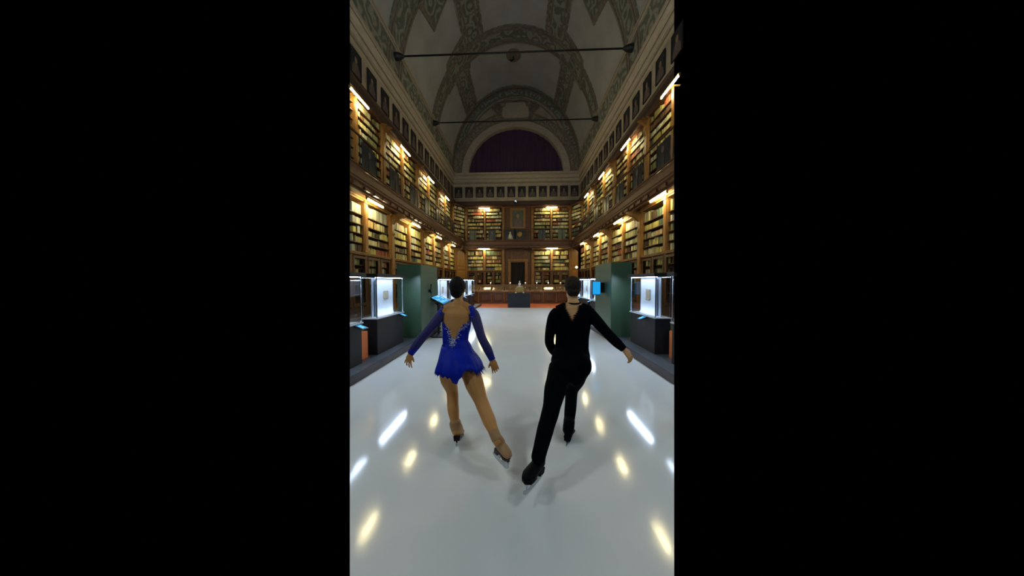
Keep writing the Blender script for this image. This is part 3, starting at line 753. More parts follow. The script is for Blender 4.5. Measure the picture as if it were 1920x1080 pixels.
# iron tie rods across the vault
for y, z, nm in ((14.0, 14.78, 'nearer'), (20.0, 14.9, 'farther')):
    t = empty('tie_rod', (CX, y, z)); tag(t, 'black iron tie rod across the vault, the %s of the two' % nm, 'rod', 'tie rods across the vault')
    MB().tube([(-6.8, 0, 0), (6.8, 0, 0)], .045, 10).build('rod', 'iron', t, True)
    for s in (-1, 1):
        MB().tube([(s*6.86, 0, 0), (s*6.70, 0, 0), (s*6.52, 0, 0), (s*6.3, 0, 0)], [.20, .20, .16, .05], 10).build('end_bracket', 'iron', t)
# ceiling rosette
t = empty('ceiling_rosette', (W(963, 128, 22.4).x, 22.4, ZS+RZ-.02)); tag(t, 'round plaster rosette with black hook at the crown of the vault', 'rosette')
MB().lathe((0, 0, -.12), [(.30, 0), (.62, .03), (.68, .08), (.62, .14)], 24).build('disc', 'fresco_edge', t)
MB().tube([(0, 0, -.10), (0, 0, -.40), (-.25, 0, -.52), (-.35, 0, -.40)], [.05, .06, .08, .05], 8).build('hook', 'iron', t)
t = empty('ceiling_hook', (W(963, 18, 17.2).x, 17.2, ZS+RZ)); tag(t, 'tiny black hook in the blue grey ceiling panel', 'hook'); MB().tube([(0, 0, .02), (0, 0, -.2), (.1, 0, -.25)], .05, 8).build('shank', 'iron', t)
# small devices
t = empty('alarm_beacon', (W(967, 379, YU-.15).x, YU-.16, W(967, 379, YU-.15).z)); tag(t, 'small round device with blue lights below the end frieze portraits', 'device')
MB().lathe((0, 0, -.12), [(.12, 0), (.15, .06), (.15, .18), (.10, .24)], 14).build('case', 'black', t)
for a, b in ((-.07, .06), (.05, -.02), (.0, .08)): MB().ell((a, -.15, b), (.035, .03, .035), 8, 6).build('blue_lamp', 'blue_led', t)
for px, py, y, nm in ((1081, 501, 23.6, 'right'),):
    p = W(px, py, y); t = empty('wall_lamp', p); tag(t, 'small globe wall lamp on an arm by the far right corner panelling', 'lamp')
    MB().ell((0, 0, 0), (.12, .12, .12), 12, 8).build('globe', 'bulb', t, True)
    MB().tube([(0, 0, -.05), (-.3, .25, -.1), (-.55, .55, -.1)], .02, 6).build('arm', 'lamp_body', t)

# ================================================================== DISPLAY CASES AND RINK SIDE FURNITURE
ZB, ZG, ZT = .84, 1.64, 1.71
def display_case(L, label, side, yfar, board=(.2, .8), tab=None, z0=.12, dep=.30, page=True, glass_split=(.25,)):
    """front towards the rink; local x along the front, front at y=0 facing -y; local origin at the far (L side: x=L) handled by caller"""
    t = empty('display_case'); tag(t, label, 'display case', 'glass display cases beside the rink')
    MB().cbox(0, L, 0, dep, z0, ZB-.02, .008).build('base', 'black', t)
    MB().box(-.02, L+.02, -.02, dep+.02, ZB-.02, ZB).build('deck', 'board', t)
    g = MB()
    for a, b, c, d in ((.0, L, 0, .008), (0, L, dep-.008, dep), (0, .008, .008, dep-.008), (L-.008, L, .008, dep-.008)): g.box(a, b, c, d, ZB, ZG)
    g.build('glass_box', 'glass', t)
    f = MB()
    for x in (.0, L-.012):
        for y in (0, dep-.012): f.box(x, x+.012, y-.003, y+.012, ZB, ZG)
    f.box(0, L, -.004, .010, ZB, ZB+.012); f.build('edge_frame', 'steel', t)
    MB().box(-.06, L+.06, -.06, dep+.06, ZG, ZT).build('top_slab', 'black', t)
    MB().box(.03, L-.03, .020, .045, ZG-.010, ZG-.002).build('led_strip', 'led', t)
    MB().box(.03, L-.03, .014, .024, ZB+.002, ZB+.008).build('led_strip', 'led', t)
    a, b = board[0]*L, board[1]*L
    MB().box(a, b, dep*.45, dep*.45+.02, ZB, ZG-.05).build('mount_board', 'board', t)
    MB().box(a-.09, b+.10, dep*.45+.04, dep*.45+.055, ZB, ZG-.015).build('back_plate', 'back_plate', t)
    MB().box(a-.02, a, dep*.42, dep*.5, ZB, ZG-.04).box(b, b+.02, dep*.42, dep*.5, ZB, ZG-.04).build('board_frame', 'steel', t)
    pg = None
    if tab is not None:
        x = tab*L; s = MB()
        s.add([(x-.075, -.16, ZB-.085), (x+.075, -.16, ZB-.085), (x+.075, .0, ZB-.02), (x-.075, .0, ZB-.02), (x-.075, -.16, ZB-.10), (x+.075, -.16, ZB-.10), (x+.075, .0, ZB-.05), (x-.075, .0, ZB-.05)],
              [(0, 1, 2, 3), (7, 6, 5, 4), (0, 4, 5, 1), (1, 5, 6, 2), (3, 2, 6, 7), (0, 3, 7, 4)])
        h = s.build('info_tablet', 'black', t)
        q = MB(); q.add([(x-.055, -.142, ZB-.0755), (x+.055, -.142, ZB-.0755), (x+.055, -.022, ZB-.027), (x-.055, -.022, ZB-.027)], [(0, 1, 2, 3)])
        q.build('screen', 'screen', h)
        q = MB()
        for k in range(4):
            u = -.125+.022*k; q.add([(x-.04, u, ZB-.0755+(u+.142)*.404+.0008), (x+.02+.008*(k % 2), u, ZB-.0755+(u+.142)*.404+.0008), (x+.02+.008*(k % 2), u+.008, ZB-.0755+(u+.15)*.404+.0008), (x-.04, u+.008, ZB-.0755+(u+.15)*.404+.0008)], [(0, 1, 2, 3)])
        q.build('screen_text', 'screen_text', h)
    return t, (a+b)/2, dep*.45
def put(t, side, y0, L, x):
    if side == 'L': t.location = (x, y0, 0); t.rotation_euler.z = PI/2
    else: t.location = (x, y0+L, 0); t.rotation_euler.z = -PI/2
def page(t, cx_, dy, cz, w_, h, label, side, L):
    m = Matrix.Translation(t.location) @ Matrix.Rotation(t.rotation_euler.z, 4, 'Z')
    p = m @ Vector((cx_, dy-.012, cz)); o = empty('manuscript_page', p, t.rotation_euler.z)
    tag(o, label, 'page', 'manuscript pages in the display cases')
    MB().box(-w_/2, w_/2, 0, .010, -h/2, h/2).build('sheet', 'page', o)
    mb = MB()
    for k in range(9): mb.box(-w_*.38, w_*(.36-.05*(k % 3)), -.001, 0, h*.36-k*h*.085, h*.36-k*h*.085+h*.02)
    mb.build('ink_lines', 'sole', o)
    mb = MB(); mb.box(-w_/2, w_/2, -.004, 0, -h/2-.006, -h/2).box(w_/2, w_/2+.005, -.004, 0, -h/2, h/2).box(-w_/2, w_/2, -.004, 0, h/2, h/2+.004); mb.build('mat_edge', 'iron', o)
XV, XVR = -2.79, 2.63
cases = [('L', 3.00, 1.05, XV, (.3, .7), .88, 'glass display case cut by the left edge of the view, tablet in front'),
         ('L', 4.50, 1.02, XV, (.20, .80), .86, 'lit glass display case with manuscript on the left, before the green partition'),
         ('R', 3.12, 1.05, XVR, (.3, .7), None, 'glass display case at the very right edge beside the orange board'),
         ('R', 4.68, 1.02, XVR, (.22, .80), .34, 'lit glass display case with manuscript on the right, before the green partition')]
for k, y in enumerate((8.15, 9.75, 11.35, 12.95)):
    cases.append(('L', y, 1.3, XV, (.1, .9), .15, 'far left display case beyond the green partition, %s of four' % ORD[k]))
for k, y in enumerate((8.1, 9.7, 11.3)):
    cases.append(('R', y, 1.3, XVR+.12, (.1, .9), .85, 'far right display case beyond the green partition, %s of three' % ORD[k]))
for i, (side, y, L, x, bd, tab, lb) in enumerate(cases):
    # cold fill light added under the slab's front edge to brighten the ice
    l = bpy.data.lights.new('ice_fill_light', 'AREA'); l.shape = 'RECTANGLE'; l.size = L; l.size_y = .05; l.energy = (2.5, 5.5, 2.5, 5.5)[i] if i < 4 else 9.5; l.color = (.60, .76, 1)
    lo = bpy.data.objects.new('ice_fill_light', l); COL.objects.link(lo); s_ = 1 if side == 'L' else -1
    lo.location = (x+s_*.035, y+L/2, ZG-.012)
    lo.rotation_euler = Matrix((Vector((0, -1, 0)), Vector((s_*1, 0, .8)).normalized()*s_, Vector((-s_*.8, 0, 1)).normalized())).transposed().to_euler()
    if side == 'R': bd = (1-bd[1], 1-bd[0]); tab = None if tab is None else 1-tab
    t, cx_, dy = display_case(L, lb, side, 0, bd, tab); put(t, side, y, L, x)
    if i in (0, 2): CROP += kids(t)+[g for c in kids(t) for g in kids(c)]
    if i == 1: page(t, .52*L, dy, 1.27, .15, .16, 'small square beige manuscript page in the left lit display case', side, L)
    elif i == 3: page(t, .50*L, dy, 1.26, .17, .22, 'small upright beige manuscript page in the right lit display case', side, L)
    elif i > 3: page(t, cx_, dy, 1.25, .16, .22, 'pale manuscript page in the %s' % lb[:lb.index(' beyond')]+', '+lb[lb.index(',')+2:], side, L)
# orange boards in the gaps between the first cases
o = tag(MB().cbox(-3.3, -2.90, 4.12, 4.38, .12, .62, .01).build('orange_panel', 'orange'), 'low orange board between the first two display cases on the left', 'panel'); CROP.append(o)
o = tag(MB().cbox(2.80, 3.15, 4.22, 4.52, .12, .62, .01).build('orange_panel', 'orange'), 'low orange board at the right edge beside the display case', 'panel'); CROP.append(o)
# green partitions
def partition(x0, x1, y0, y1, z1, z0, label, seamx):
    t = empty('green_partition', ((x0+x1)/2, (y0+y1)/2, z0)); tag(t, label, 'partition')
    w_, d, h = (x1-x0)/2, (y1-y0)/2, z1-z0
    MB().cbox(-w_, w_, -d, d, 0, h, .012).build('panel', 'green', t)
    MB().box(seamx*w_-.004, seamx*w_+.004, -d+.02, d-.005, h-.20, h-.192).build('seam_strip', 'riser', t)
    MB().box(-w_-.006 if seamx < 0 else w_-.004, -w_+.004 if seamx < 0 else w_+.006, -d+.01, d-.01, 0, .06).build('skirting', 'riser', t)
    return t
partition(-3.12, -2.50, 5.88, 7.08, 1.99, .12, 'tall dark green partition on the left with a tilted touch screen', 1)
partition(2.33, 2.86, 6.14, 7.42, 2.04, .12, 'tall dark green partition on the right with an upright screen', -1)
# tilted touch screen desk on the left partition
A, B, C_, D = W(804, 556, 6.55), W(820.5, 552.5, 7.15), W(843.5, 563.5, 7.12), W(831, 569.5, 6.52)
t = empty('touch_screen_desk', (A+C_)/2); t.location.z = 0.0; tag(t, 'tilted blue touch screen desk standing beside the left green partition', 'screen')
off = Vector((t.location.x, t.location.y, 0)); q = [p-off for p in (A, B, C_, D)]; ctr = sum(q, Vector())/4; nn = (q[1]-q[0]).cross(q[3]-q[0]).normalized(); nn = nn if nn.z > 0 else -nn
qo = [ctr+(p-ctr)*1.12 for p in q]
mb = MB(); mb.add([p-nn*.002 for p in qo]+[p-nn*.045 for p in qo], [(0, 1, 2, 3), (7, 6, 5, 4), (0, 4, 5, 1), (1, 5, 6, 2), (2, 6, 7, 3), (3, 7, 4, 0)]); mb.build('housing', 'black', t)
sc_o = MB().add([p+nn*.001 for p in q], [(0, 1, 2, 3)]).build('screen', 'screen', t)
mb = MB()
for r_ in range(5):
    for c_ in range(3):
        u0, v0 = .08+.18*r_, .10+.30*c_
        def Q(u, v): return q[0]*(1-u)*(1-v)+q[1]*u*(1-v)+q[2]*u*v+q[3]*(1-u)*v+nn*.002
        mb.add([Q(u0, v0), Q(u0+.05, v0), Q(u0+.05, v0+.2), Q(u0, v0+.2)], [(0, 1, 2, 3)])
mb.build('screen_text', 'screen_text', sc_o)
mb = MB(); mb.tube([(ctr.x-.05, ctr.y, .02), (ctr.x-.05, ctr.y, ctr.z-.05)], .035, 10).tube([(ctr.x-.05, ctr.y, ctr.z-.2), (-2.485-off.x, ctr.y, ctr.z-.12)], .02, 8); mb.build('stand', 'black', t)
MB().cbox(-2.488-off.x, -2.12-off.x, -.42, .42, .0, .035, .05).build('foot_plate', 'black', t)
# handset hanging above the desk
p = W(806, 541, 6.4); t = empty('audio_handset', (-2.49, p.y, p.z)); tag(t, 'small dark audio handset hanging on the left green partition', 'handset')
MB().box(-.01, .03, -.03, .03, -.10, -.03).build('cradle', 'black', t); MB().tube([(.05, 0, -.13), (.04, 0, -.05), (.045, 0, .05), (.055, 0, .12)], [.022, .014, .014, .024], 8).build('receiver', 'iron', t, True)
MB().tube([(.04, .0, -.12), (.06, .02, -.22), (.05, .0, -.30), (.02, 0, -.25)], .008, 6).build('cord', 'iron', t)
# leaflet stand at the rink edge left of the woman
t = empty('leaflet_stand', (-2.30, 7.0, 0)); tag(t, 'black leaflet stand with slanting white leaflets behind the arm of the woman', 'stand')
MB().cbox(-.13, .13, -.10, .12, 0, .03, .02).box(-.12, -.10, -.08, .10, .03, .62).box(.10, .12, -.08, .10, .03, .62).build('rack', 'black', t)
for k in range(5):
    z = .10+.105*k; MB().add([(-.10, -.07, z), (.10, -.07, z), (.10, .08, z+.07), (-.10, .08, z+.07), (-.10, -.07, z-.012), (.10, -.07, z-.012), (.10, .08, z+.058), (-.10, .08, z+.058)], [(0, 1, 2, 3), (7, 6, 5, 4), (0, 4, 5, 1), (1, 5, 6, 2), (2, 6, 7, 3), (3, 7, 4, 0)]).build('leaflet_tray', 'leaflet', t)
# upright blue screen on the right partition
p = W(1118.5, 540, 6.55); t = empty('wall_screen', p); t.rotation_euler.z = .12; tag(t, 'upright lit blue screen on a bracket at the right green partition', 'screen')
MB().cbox(-.125, .125, 0, .03, -.195, .195, .006).build('housing', 'black', t)
MB().box(-.108, .108, -.003, 0, -.175, .175).build('screen', 'screen', t)
MB().cbox(.08, .24, .03, .16, -.13, .15, .01).build('bracket', 'black', t)
# black plinth at the end of the ice, with casket and bust
t = tag(MB().cbox(-.735, .60, 14.0, 14.75, -.002, .855, .012).build('plinth', 'black'), 'wide black plinth at the far end of the white rink', 'plinth')
bp = t.data.materials
t = empty('ornate_casket', (-.03, 14.3, .855)); tag(t, 'small ornate gilt casket on the black plinth', 'casket')
MB().prism([(-.26, .06), (.26, .06), (.22, .2), (.30, .24), (.24, .30), (.17, .38), (-.17, .38), (-.24, .30), (-.30, .24), (-.22, .2)], 'y', -.15, .15).build('body', 'gilt', t)
for x in (-.23, .23):
    for y in (-.12, .12): MB().lathe((x, y, 0), [(.05, 0), (.055, .03), (.03, .07)], 8).build('foot', 'stone', t)
MB().box(-.18, .18, -.13, .13, .38, .41).build('lid', 'stone', t)
t = empty('bust', (-.03, 14.3, 1.265)); tag(t, 'pale stone bust standing on the gilt casket', 'bust')
MB().lathe((0, 0, 0), [(.07, 0), (.075, .02), (.04, .05), (.05, .08)], 12).build('socle', 'stone', t)
MB().ell((0, 0, .14), (.085, .055, .075)).ell((0, -.01, .27), (.045, .05, .062)).tube([(0, 0, .15), (0, 0, .25)], .028, 8).build('figure', 'stone', t, True)
# long library desk in front of the end wall
x0, x1, yd = -3.9, 4.4, 16.75
t = empty('library_desk', (0, yd, -.045)); tag(t, 'long carved walnut library desk with glazed sloping tops across the hall', 'desk')
Z0 = 0
MB().box(x0, x1, .06, .95, .1, .86).build('body', 'walnut', t)
MB().box(x0-.03, x1+.03, .0, 1.0, 0, .10).build('plinth_board', 'walnut', t)
MB().box(x0-.06, x1+.06, -.08, 1.02, .86, .92).box(x0-.03, x1+.03, -.03, .98, .83, .86).build('worktop', 'oak', t)
n = 9; cw = (x1-x0)/n
for k in range(n):
    p = panelled('front_panel', x0+cw*k+.08, x0+cw*(k+1)-.08, .12, .82, 1, [.12, .82], 'walnut', parent=t); p.location.y = .02
for k in range(n+1):
    x = x0+cw*k; MB().lathe((x, .03, .1), [(.055, 0), (.055, .08), (.03, .14), (.05, .25), (.035, .42), (.055, .56), (.03, .62), (.06, .68), (.06, .73)], 10).build('turned_post', 'oak', t, True)
for k in range(n):
    c = x0+cw*(k+.5)
    MB().prism([(.06, .92), (.08, 1.0), (.62, 1.22), (.68, 1.22), (.68, .92)], 'x', c-cw*.46, c+cw*.46).build('sloping_case', 'oak', t)
    MB().add([(c-cw*.40, .12, 1.022), (c+cw*.40, .12, 1.022), (c+cw*.40, .58, 1.209), (c-cw*.40, .58, 1.209)], [(0, 1, 2, 3)]).build('glazed_top', 'desk_glass', t)
MB().box(x0, x1, .72, .95, .92, 1.32).box(x0-.04, x1+.04, .68, .98, 1.32, 1.37).build('back_shelf', 'oak', t)
for k, px in enumerate((956.7, 985, 1006.5, 1028, 1051, 920)):
    p = W(px, 532.5, yd+.8); t2 = empty('desk_lamp', (p.x, p.y, 1.325)); tag(t2, 'small white globe lamp on the long desk, %s' % ['just left of the bust', 'just right of the bust', 'second right of the bust', 'third right of the bust', 'next to the head of the man', 'left of the plinth'][k], 'lamp', 'small globe lamps on the library desk')
    MB().lathe((0, 0, 0), [(.05, 0), (.05, .02), (.015, .04), (.015, .10)], 8).build('foot', 'lamp_body', t2)
    MB().ell((0, 0, .13), (.032, .032, .042), 10, 8).build('globe', 'bulb', t2, True)
for k, px in enumerate((902, 925, 947, 994, 1018, 1042)):
    p = W(px, 541, yd+.12); o = MB().box(-.22, .22, 0, .16, 0, .02); o = o.build('open_book', 'stone'); o.location = (p.x, yd-.06, .877)
    tag(o, 'pale open book on the front of the long desk, %s' % ['leftmost', 'second from the left', 'just left of the plinth', 'just right of the plinth', 'fifth from the left', 'rightmost'][k], 'book', 'open books on the library desk')
    o.location.z = .880

# ================================================================== THE SKATERS
def remesh(mb, name, m, parent, vox, smooth=4, cut=None, fac=.5, solid=0.):
    me = bpy.data.meshes.new('tmp'); me.from_pydata(mb.v, [], mb.f); me.update()
    bm = bmesh.new(); bm.from_mesh(me); bmesh.ops.recalc_face_normals(bm, faces=bm.faces); bm.to_mesh(me); bm.free()
    o = bpy.data.objects.new('tmp', me); COL.objects.link(o)
    md = o.modifiers.new('r', 'REMESH'); md.mode = 'VOXEL'; md.voxel_size = vox
    if smooth: s = o.modifiers.new('s', 'SMOOTH'); s.iterations = smooth; s.factor = fac
    dg = bpy.context.evaluated_depsgraph_get(); ev = o.evaluated_get(dg)
    nm = bpy.data.meshes.new_from_object(ev); bpy.data.objects.remove(o); bpy.data.meshes.remove(me)
    if cut:
        bm = bmesh.new(); bm.from_mesh(nm); dele = [f for f in bm.faces if cut(f.calc_center_median(), f.normal)]
        bmesh.ops.delete(bm, geom=dele, context='FACES'); bm.to_mesh(nm); bm.free()
    nm.materials.clear(); nm.materials.append(M[m] if isinstance(m, str) else m)
    for p in nm.polygons: p.use_smooth = True
    r = bpy.data.objects.new(name, nm); COL.objects.link(r); r.parent = parent
    if parent is not None: r.matrix_parent_inverse = parent.matrix_world.inverted()
    if solid: q = r.modifiers.new('t', 'SOLIDIFY'); q.thickness = solid
    return r
def interp(pts, rad, n=6):
    """smooth a joint chain"""
    P = [Vector(p) for p in pts]; out = []; rr = []
    for i in range(len(P)-1):
        p0, p1, p2, p3 = P[max(i-1, 0)], P[i], P[i+1], P[min(i+2, len(P)-1)]
        for k in range(n):
            t = k/n; out.append(.5*((2*p1)+(p2-p0)*t+(2*p0-5*p1+4*p2-p3)*t*t+(3*p1-p0-3*p2+p3)*t**3))
            a, b = rad[i], rad[i+1]; s = t*t*(3-2*t)
            rr.append(tuple(x*(1-s)+y*s for x, y in zip(a, b)) if hasattr(a, '__len__') else a*(1-s)+b*s)
    out.append(P[-1]); rr.append(rad[-1]); return out, rr
def limb(mb, pts, rad, n=14, grow=0., side=None):
    p, r = interp(pts, rad); r = [(a[0]+grow, a[1]+grow) if hasattr(a, '__len__') else a+grow for a in r]
    mb.tube(p, r, n, side=side)
def hand(mb, wrist, dirv, palm_n, spread=.25, curl=.35, scale=1., thumb_side=1):
    """palm plus four unequal fingers and a thumb; palm_n points out of the back of the hand"""
    d = Vector(dirv).normalized(); nrm = Vector(palm_n); nrm = (nrm-d*nrm.dot(d)).normalized(); sd = d.cross(nrm)*thumb_side
    w_ = Vector(wrist); S = scale
    mb.tube([w_-d*.02*S, w_+d*.02*S, w_+d*.05*S, w_+d*.085*S], [(.024*S, .019*S), (.033*S, .018*S), (.039*S, .016*S), (.036*S, .013*S)], 14, side=sd)
    for i, (o_, L) in enumerate(((.030, .072), (.010, .082), (-.010, .076), (-.029, .060))):
        a = spread*(o_/.03); fd = (d*math.cos(a)+sd*math.sin(a)).normalized(); p = w_+d*.075*S+sd*o_*S
        c1 = curl*(1+.15*i); pts = [p-fd*.02*S, p]
        dd = fd
        for seg, k in ((.42, .5), (.32, 1.0), (.26, 1.2)):
            dd = (dd*math.cos(c1*k*.7)-nrm*math.sin(c1*k*.7)).normalized(); p = p+dd*L*S*seg; pts.append(p)
        mb.tube(pts, [.0085*S, .0088*S, .0082*S, .0075*S, .006*S], 8)
    p = w_+d*.022*S+sd*.026*S; td = (d*.75+sd*.65-nrm*.2).normalized()
    mb.tube([p-td*.015*S, p, p+td*.034*S, p+td*.034*S+(td*.7+d*.6).normalized()*.026*S], [.011*S, .0115*S, .0095*S, .007*S], 8)
def head(mb, c, fwd, up, s=1., ears=True):
    """c centre of the skull; fwd face direction"""
    f = Vector(fwd).normalized(); u = Vector(up); u = (u-f*u.dot(f)).normalized(); r = f.cross(u)
    m = Matrix((r, f, u)).transposed(); c = Vector(c)
    mb.ell(c+u*.02*s, (.074*s, .094*s, .088*s), 20, 14, m); mb.ell(c+f*.022*s-u*.055*s, (.056*s, .066*s, .066*s), 18, 12, m)
    mb.ell(c+f*.050*s-u*.098*s, (.030*s, .030*s, .022*s), 12, 8, m)
    mb.tube([c+f*.088*s+u*.012*s, c+f*.104*s-u*.022*s, c+f*.092*s-u*.034*s], [.008*s, .013*s, .010*s], 8)
    if ears:
        for q in (-1, 1): mb.ell(c+r*q*.074*s-u*.012*s-f*.002*s, (.008*s, .019*s, .030*s), 10, 8, m)
    return f, u, r, m
def face_bits(par, c, f, u, r, m, s):
    c = Vector(c)
    for q in (-1, 1): MB().ell(c+f*.083*s+r*q*.030*s+u*.006*s, (.013*s, .008*s, .009*s), 12, 8, m).build('eye', 'eye', par, True)
    MB().ell(c+f*.090*s-u*.064*s, (.022*s, .008*s, .007*s), 12, 8, m).build('mouth', 'lip', par, True)
def blade(par, heel, toe, upv, L=.29, drop=.055, m='steel'):
    """a figure skate blade hanging under the sole"""
    h, t = Vector(heel), Vector(toe); d = (t-h).normalized(); u = Vector(upv); u = (u-d*u.dot(d)).normalized(); s = d.cross(u)
    mid = (h+t)/2; a, b = mid-d*L/2, mid+d*L/2
    top = drop*.55
    out = [(-.02, -drop*.75), (.02, -drop), (L*.5, -drop-.003), (L*.86, -drop), (L*.95, -drop*.86), (L*.96, -drop*.72), (L, -drop*.66), (L*.99, -drop*.42), (L*.9, -drop*.5), (L*.5, -drop*.62), (.0, -drop*.5)]
    mb = MB(); V = []
    for q in (-1, 1): V += [a+d*x+u*z+s*q*.0022 for x, z in out]
    n = len(out); mb.add(V, [tuple(range(n)), tuple(range(2*n-1, n-1, -1))]+[(i, (i+1) % n, n+(i+1) % n, n+i) for i in range(n)])
    for x, w_ in ((.045, .018), (L*.74, .024)):
        c = a+d*x; V = [c+d*k*w_*1.4+u*zz+s*q*ww for zz, ww in ((-drop*.5, .004), (0.002, .016)) for k, q in ((-1, -1), (1, -1), (1, 1), (-1, 1))]
        mb.add(V, [(0, 3, 2, 1), (4, 5, 6, 7), (0, 1, 5, 4), (1, 2, 6, 5), (2, 3, 7, 6), (3, 0, 4, 7)])
    return mb.build('blade', m, par)
def boot(par, ankle, heel, toe, up, m, sole_m, rt=.046, top=.14, name='skate_boot', leg=None, cuff=0., wd=1.):
    ankle, h, t = Vector(ankle), Vector(heel), Vector(toe); d = (t-h).normalized(); L = (t-h).length; u = Vector(up); u = (u-d*u.dot(d)).normalized()
    mb = MB(); a0 = h+d*L*.20
    lg = (Vector(leg)-ankle).normalized() if leg is not None else u
    mb.tube([ankle+lg*top, ankle+lg*top*.5, ankle, a0+u*.055], [rt+cuff, rt, rt*.98, rt*1.02], 14)
    mb.tube([h+d*.008+u*.042, h+d*L*.22+u*.045, h+d*L*.5+u*.042, h+d*L*.78+u*.032, h+d*L*.97+u*.024], [(.030*wd, .036), (.038*wd, .046), (.042*wd, .040), (.046*wd, .030), (.030*wd, .018)], 14, side=d.cross(u))
    o = remesh(mb, name, m, par, .006, 3)
    s = MB(); sd = d.cross(u); out = [(.0, -.028), (.0, .028), (.3, .030), (.45, .028), (.72, .042), (.9, .036), (1.0, .0), (.9, -.034), (.72, -.038), (.45, -.026), (.3, -.028)]
    V = [h+d*L*x+sd*w_*wd+u*.012 for x, w_ in out]+[h+d*L*x+sd*w_*wd*.95-u*(.004) for x, w_ in out]; n = len(out)
    s.add(V, [tuple(range(n)), tuple(range(2*n-1, n-1, -1))]+[(i, (i+1) % n, n+(i+1) % n, n+i) for i in range(n)])
    V = [h+d*L*x+sd*w_*wd+u*zz for zz, q in ((0, 1), (-.03, .85)) for x, w_ in ((.0, -.026*q), (.0, .026*q), (.26, .028*q), (.26, -.026*q))]
    s.add(V, [(0, 1, 2, 3), (7, 6, 5, 4), (0, 4, 5, 1), (1, 5, 6, 2), (2, 6, 7, 3), (3, 7, 4, 0)])
    s.build('sole', sole_m, o); blade(o, h-u*.012, t-u*.012, u, L*1.13, .062)
    return o
def inpoly(p, poly):
    x, y = p; c = False; n = len(poly)
    for i in range(n):
        (x1, y1), (x2, y2) = poly[i], poly[i-1]
        if (y1 > y) != (y2 > y) and x < (x2-x1)*(y-y1)/(y2-y1)+x1: c = not c
    return c

# ------------------------------------------------------------------ woman
wo = empty('person', (W(866, 838, 2.16).x, 2.16, 0)); tag(wo, 'woman skater seen from behind in a royal blue crystal trimmed dress, arms held out low', 'person')
bpy.context.view_layer.update()
hc = W(858.5, 541, 2.36)
torso = [(W(860, 561, 2.33), (.040, .042)), (W(859.5, 571, 2.315), (.062, .050)), (W(858.5, 578, 2.31), (.122, .058)), (W(857.5, 592, 2.30), (.138, .078)), (W(856, 610, 2.30), (.136, .088)),
         (W(854.5, 627, 2.29), (.122, .082)), (W(854.5, 641, 2.28), (.120, .080)), (W(857, 658, 2.25), (.142, .096)), (W(860, 675, 2.22), (.160, .112)), (W(860, 690, 2.20), (.160, .112)), (W(858, 699, 2.19), (.12, .10))]
armL = [W(835, 583, 2.31), W(826, 592, 2.29), W(800, 623, 2.20), W(786, 640, 2.18), W(770, 663, 2.16)]
armLr = [.046, .046, .037, .038, .025]
armR = [W(882, 583, 2.31), W(891, 594, 2.29), W(903, 632, 2.22), W(913, 652, 2.20), W(923, 674, 2.20)]
armRr = [.046, .045, .036, .037, .025]
legL = [W(838, 682, 2.20), W(841, 708, 2.22), W(848, 735, 2.25), W(849.5, 764, 2.19), W(854, 797, 2.14), W(855.5, 812, 2.13)]
legLr = [.088, .080, .056, .054, .037, .036]
legR = [W(878, 682, 2.19), W(888, 715, 2.12), W(903, 754, 2.05), W(915, 783, 1.97), W(930, 820, 1.87), W(933, 830, 1.86)]
legRr = [.098, .086, .060, .057, .036, .036]
b = MB()
p, r_ = interp([q[0] for q in torso], [q[1] for q in torso], 4); b.tube(p, r_, 28, side=(1, 0, 0))
b.tube([hc-Vector((0, .012, .05)), W(860, 562, 2.34), W(860, 572, 2.32)], [.040, .038, .046], 14)
b.tube([W(835, 581, 2.31), W(850, 574, 2.315), W(860, 570, 2.32), W(871, 574, 2.315), W(883, 581, 2.31)], [.044, .046, .040, .046, .044], 12)
for A_, r in ((armL, armLr), (armR, armRr), (legL, legLr), (legR, legRr)): limb(b, A_, r)
dL = (W(762, 690, 2.16)-W(770, 664, 2.16)); dR = (W(931, 700, 2.20)-W(923, 676, 2.20))
hand(b, armL[-1], dL, (-.25, -1, .1), .34, .30, .92, -1)
hand(b, armR[-1], dR, (.35, -1, .1), .10, .30, .92, 1)
f, u, r, m = head(b, hc, (.10, 1, -.10), (0, .12, 1), .97)
body = remesh(b, 'body', 'skin_w', wo, .0046, 4)
face_bits(body, hc, f, u, r, m, .97)
hb = MB(); hb.ell(hc+u*.022-f*.010, (.083, .098, .094), 22, 16, m); hb.ell(hc-f*.035-u*.040, (.062, .058, .060), 16, 12, m); hb.ell(hc-f*.055-u*.01, (.060, .050, .065), 14, 10, m)
hb.ell(hc+u*.095-f*.02, (.045, .05, .028), 14, 10, m)
def hair_cut(p, n):
    d = p-hc; return (d.dot(f) > .045 and d.dot(u) < .062) or (d.dot(u) < -.012 and d.dot(f) > .012)
remesh(hb, 'hair', 'hair_dark', wo, .005, 3, hair_cut)
# dress: open back torso, sheer sleeves, skirt
OPEN = [(833, 556), (833.5, 569), (828.5, 578), (826.4, 588), (827.6, 599), (833, 607), (839.8, 614), (842.5, 622), (845, 632), (851, 637), (856, 632), (861, 619), (868, 610), (876, 606), (880.5, 600), (882, 588), (877.5, 572), (876, 556)]
def back_open(p, n):
    q = proj(p)
    if n.y < .25 or q[1] < 568:
        j = .8*noise.noise(Vector(p)*55)
        if inpoly((q[0]+j*2, q[1]+j*3), OPEN): return True
    return p.z > W(0, 571, 2.31).z+.012*math.sin(p.x*90) or p.z < W(0, 668, 2.22).z
d = MB()
p, r_ = interp([q[0] for q in torso], [(q[1][0]+.0065, q[1][1]+.0065) for q in torso], 4); d.tube(p, r_, 28, side=(1, 0, 0))
d.tube([W(833, 583, 2.31), W(846, 577, 2.315)], [.053, .052], 12); d.tube([W(884, 583, 2.31), W(872, 577, 2.315)], [.053, .052], 12)
